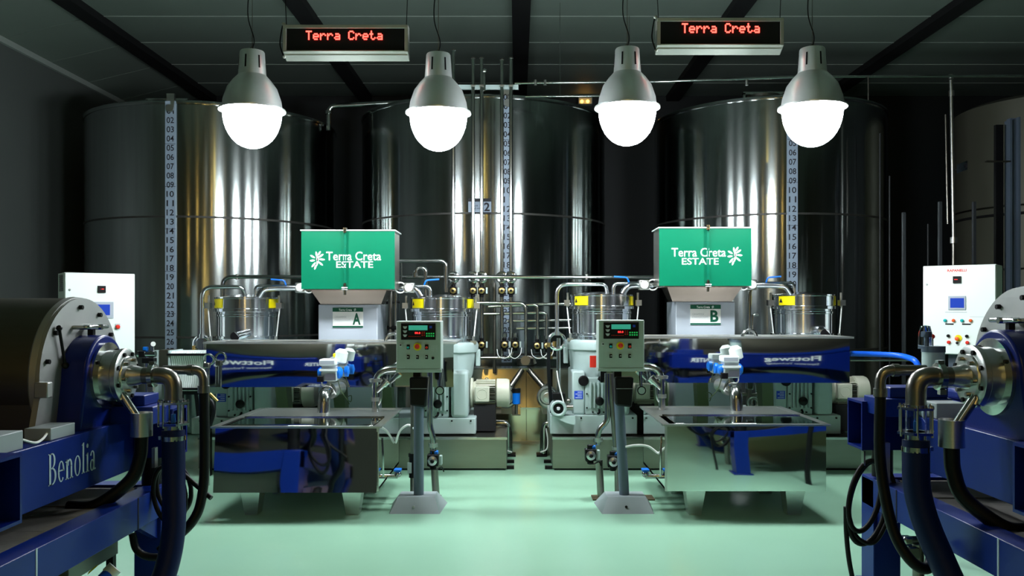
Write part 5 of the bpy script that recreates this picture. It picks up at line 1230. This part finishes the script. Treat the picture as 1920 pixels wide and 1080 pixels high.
obj('cable_loop', G().spline([P(248, 1000, d), P(256, 1030, d), P(280, 1044, d), P(325, 1043, d)], .022, 10), 'hose', t)
tag(obj('cable_bracket', G().box(WX(290, 4.9), WX(296, 4.9), 4.86, 4.9, HZt(875, 4.9), HZt(838, 4.9)), 'brush'), 'vertical steel bracket strip beside the left blue hose', 'bracket')
# beige cabinet and hoses on the floor under left frame
d = 4.9
t = thing('floor_cabinet', 'beige steel box under the left decanter table', 'box', (-2.6, d, 0))
obj('box_body', G().box(-3.2, WX(221, 5.0), 4.45, 5.0, .22, .42), 'skid', t)
obj('box_leg', G().box(WX(221, 5.0) - .05, WX(221, 5.0) - .01, 4.96, 5.0, 0, .22).box(-3.2, -3.16, 4.96, 5.0, 0, .22), 'black', t)
t = thing('ball_valve', 'yellow handled ball valve with blue hose low under the left decanter', 'valve', (-2.35, 4.55, 0))
obj('valve_handle', G().hexa([P(164, 1078, 4.5), P(182, 1062, 4.5), P(182, 1062, 4.54), P(164, 1078, 4.54), P(166, 1072, 4.5), P(184, 1058, 4.5), P(184, 1058, 4.54), P(166, 1072, 4.54)]), 'yellow', t)
obj('hose', G().cyl(P(170, 1110, 4.5), P(205, 1075, 4.6), .035).cyl(P(170, 1110, 4.5), (WX(150, 4.5), 4.5, .03), .035), 'brighthose', t)
obj('hose_coupling', G().cyl(P(203, 1077, 4.6), P(216, 1064, 4.62), .04), 'print', t)
t = thing('floor_valve_group', 'small steel valves on pipe low behind the right blue hose', 'valve', P(1715, 1075, 4.6))
obj('pipe', G().cyl((WX(1722, 4.6), 4.6, 0), P(1722, 1020, 4.6), .03).cyl(P(1690, 1012, 4.6), P(1722, 1012, 4.6), .02), 'dpipe', t)
obj('valve_body', G().cbox(P(1710, 1035, 4.6), .07, .06, .07).cbox(P(1700, 1012, 4.6), .05, .06, .04), 'pipe', t, bevel=.01)
# dosing column at right
d = 5.6
t = thing('dosing_column', 'white column with dark cap, ball lever and small bottle at right', 'dispenser', (WX(1749, d), d, 0))
obj('column', G().cyl(P(1750, 712, d), P(1750, 660, d), .07, n=32), 'grey', t)
obj('stand', G().cyl((WX(1750, d), d, 0), P(1750, 712, d), .025), 'black', t)
obj('column_cap', G().cyl(P(1750, 660, d), P(1750, 649, d), .073, n=32), 'ped', t)
obj('lever', G().cyl(P(1748, 650, d), P(1748, 634, d), .007), 'black', t)
obj('lever_ball', G().ball(P(1748, 631, d), .017), 'red', t)
b = obj('bottle', G().lathe([(.045, 0), (.042, .1), (.03, .15), (.0, .155)], P(1735, 654, d) , (0, 0, 1), 20), 'glass', t)
obj('bottle_core', G().cyl(P(1737, 654, d - .01), P(1737, 632, d - .01), .012).cyl(P(1737, 632, d - .01), P(1737, 622, d - .01), .028), 'ped', t)
# red warning label on unit B left separator housing
tag(obj('warning_plate', G().box(WX(1106, 8.9), WX(1118, 8.9), 8.9, 8.92, HZt(689, 8.9), HZt(667, 8.9)), 'red', bevel=.002), 'small red warning plate on the grey housing left of pedestal B', 'sign')
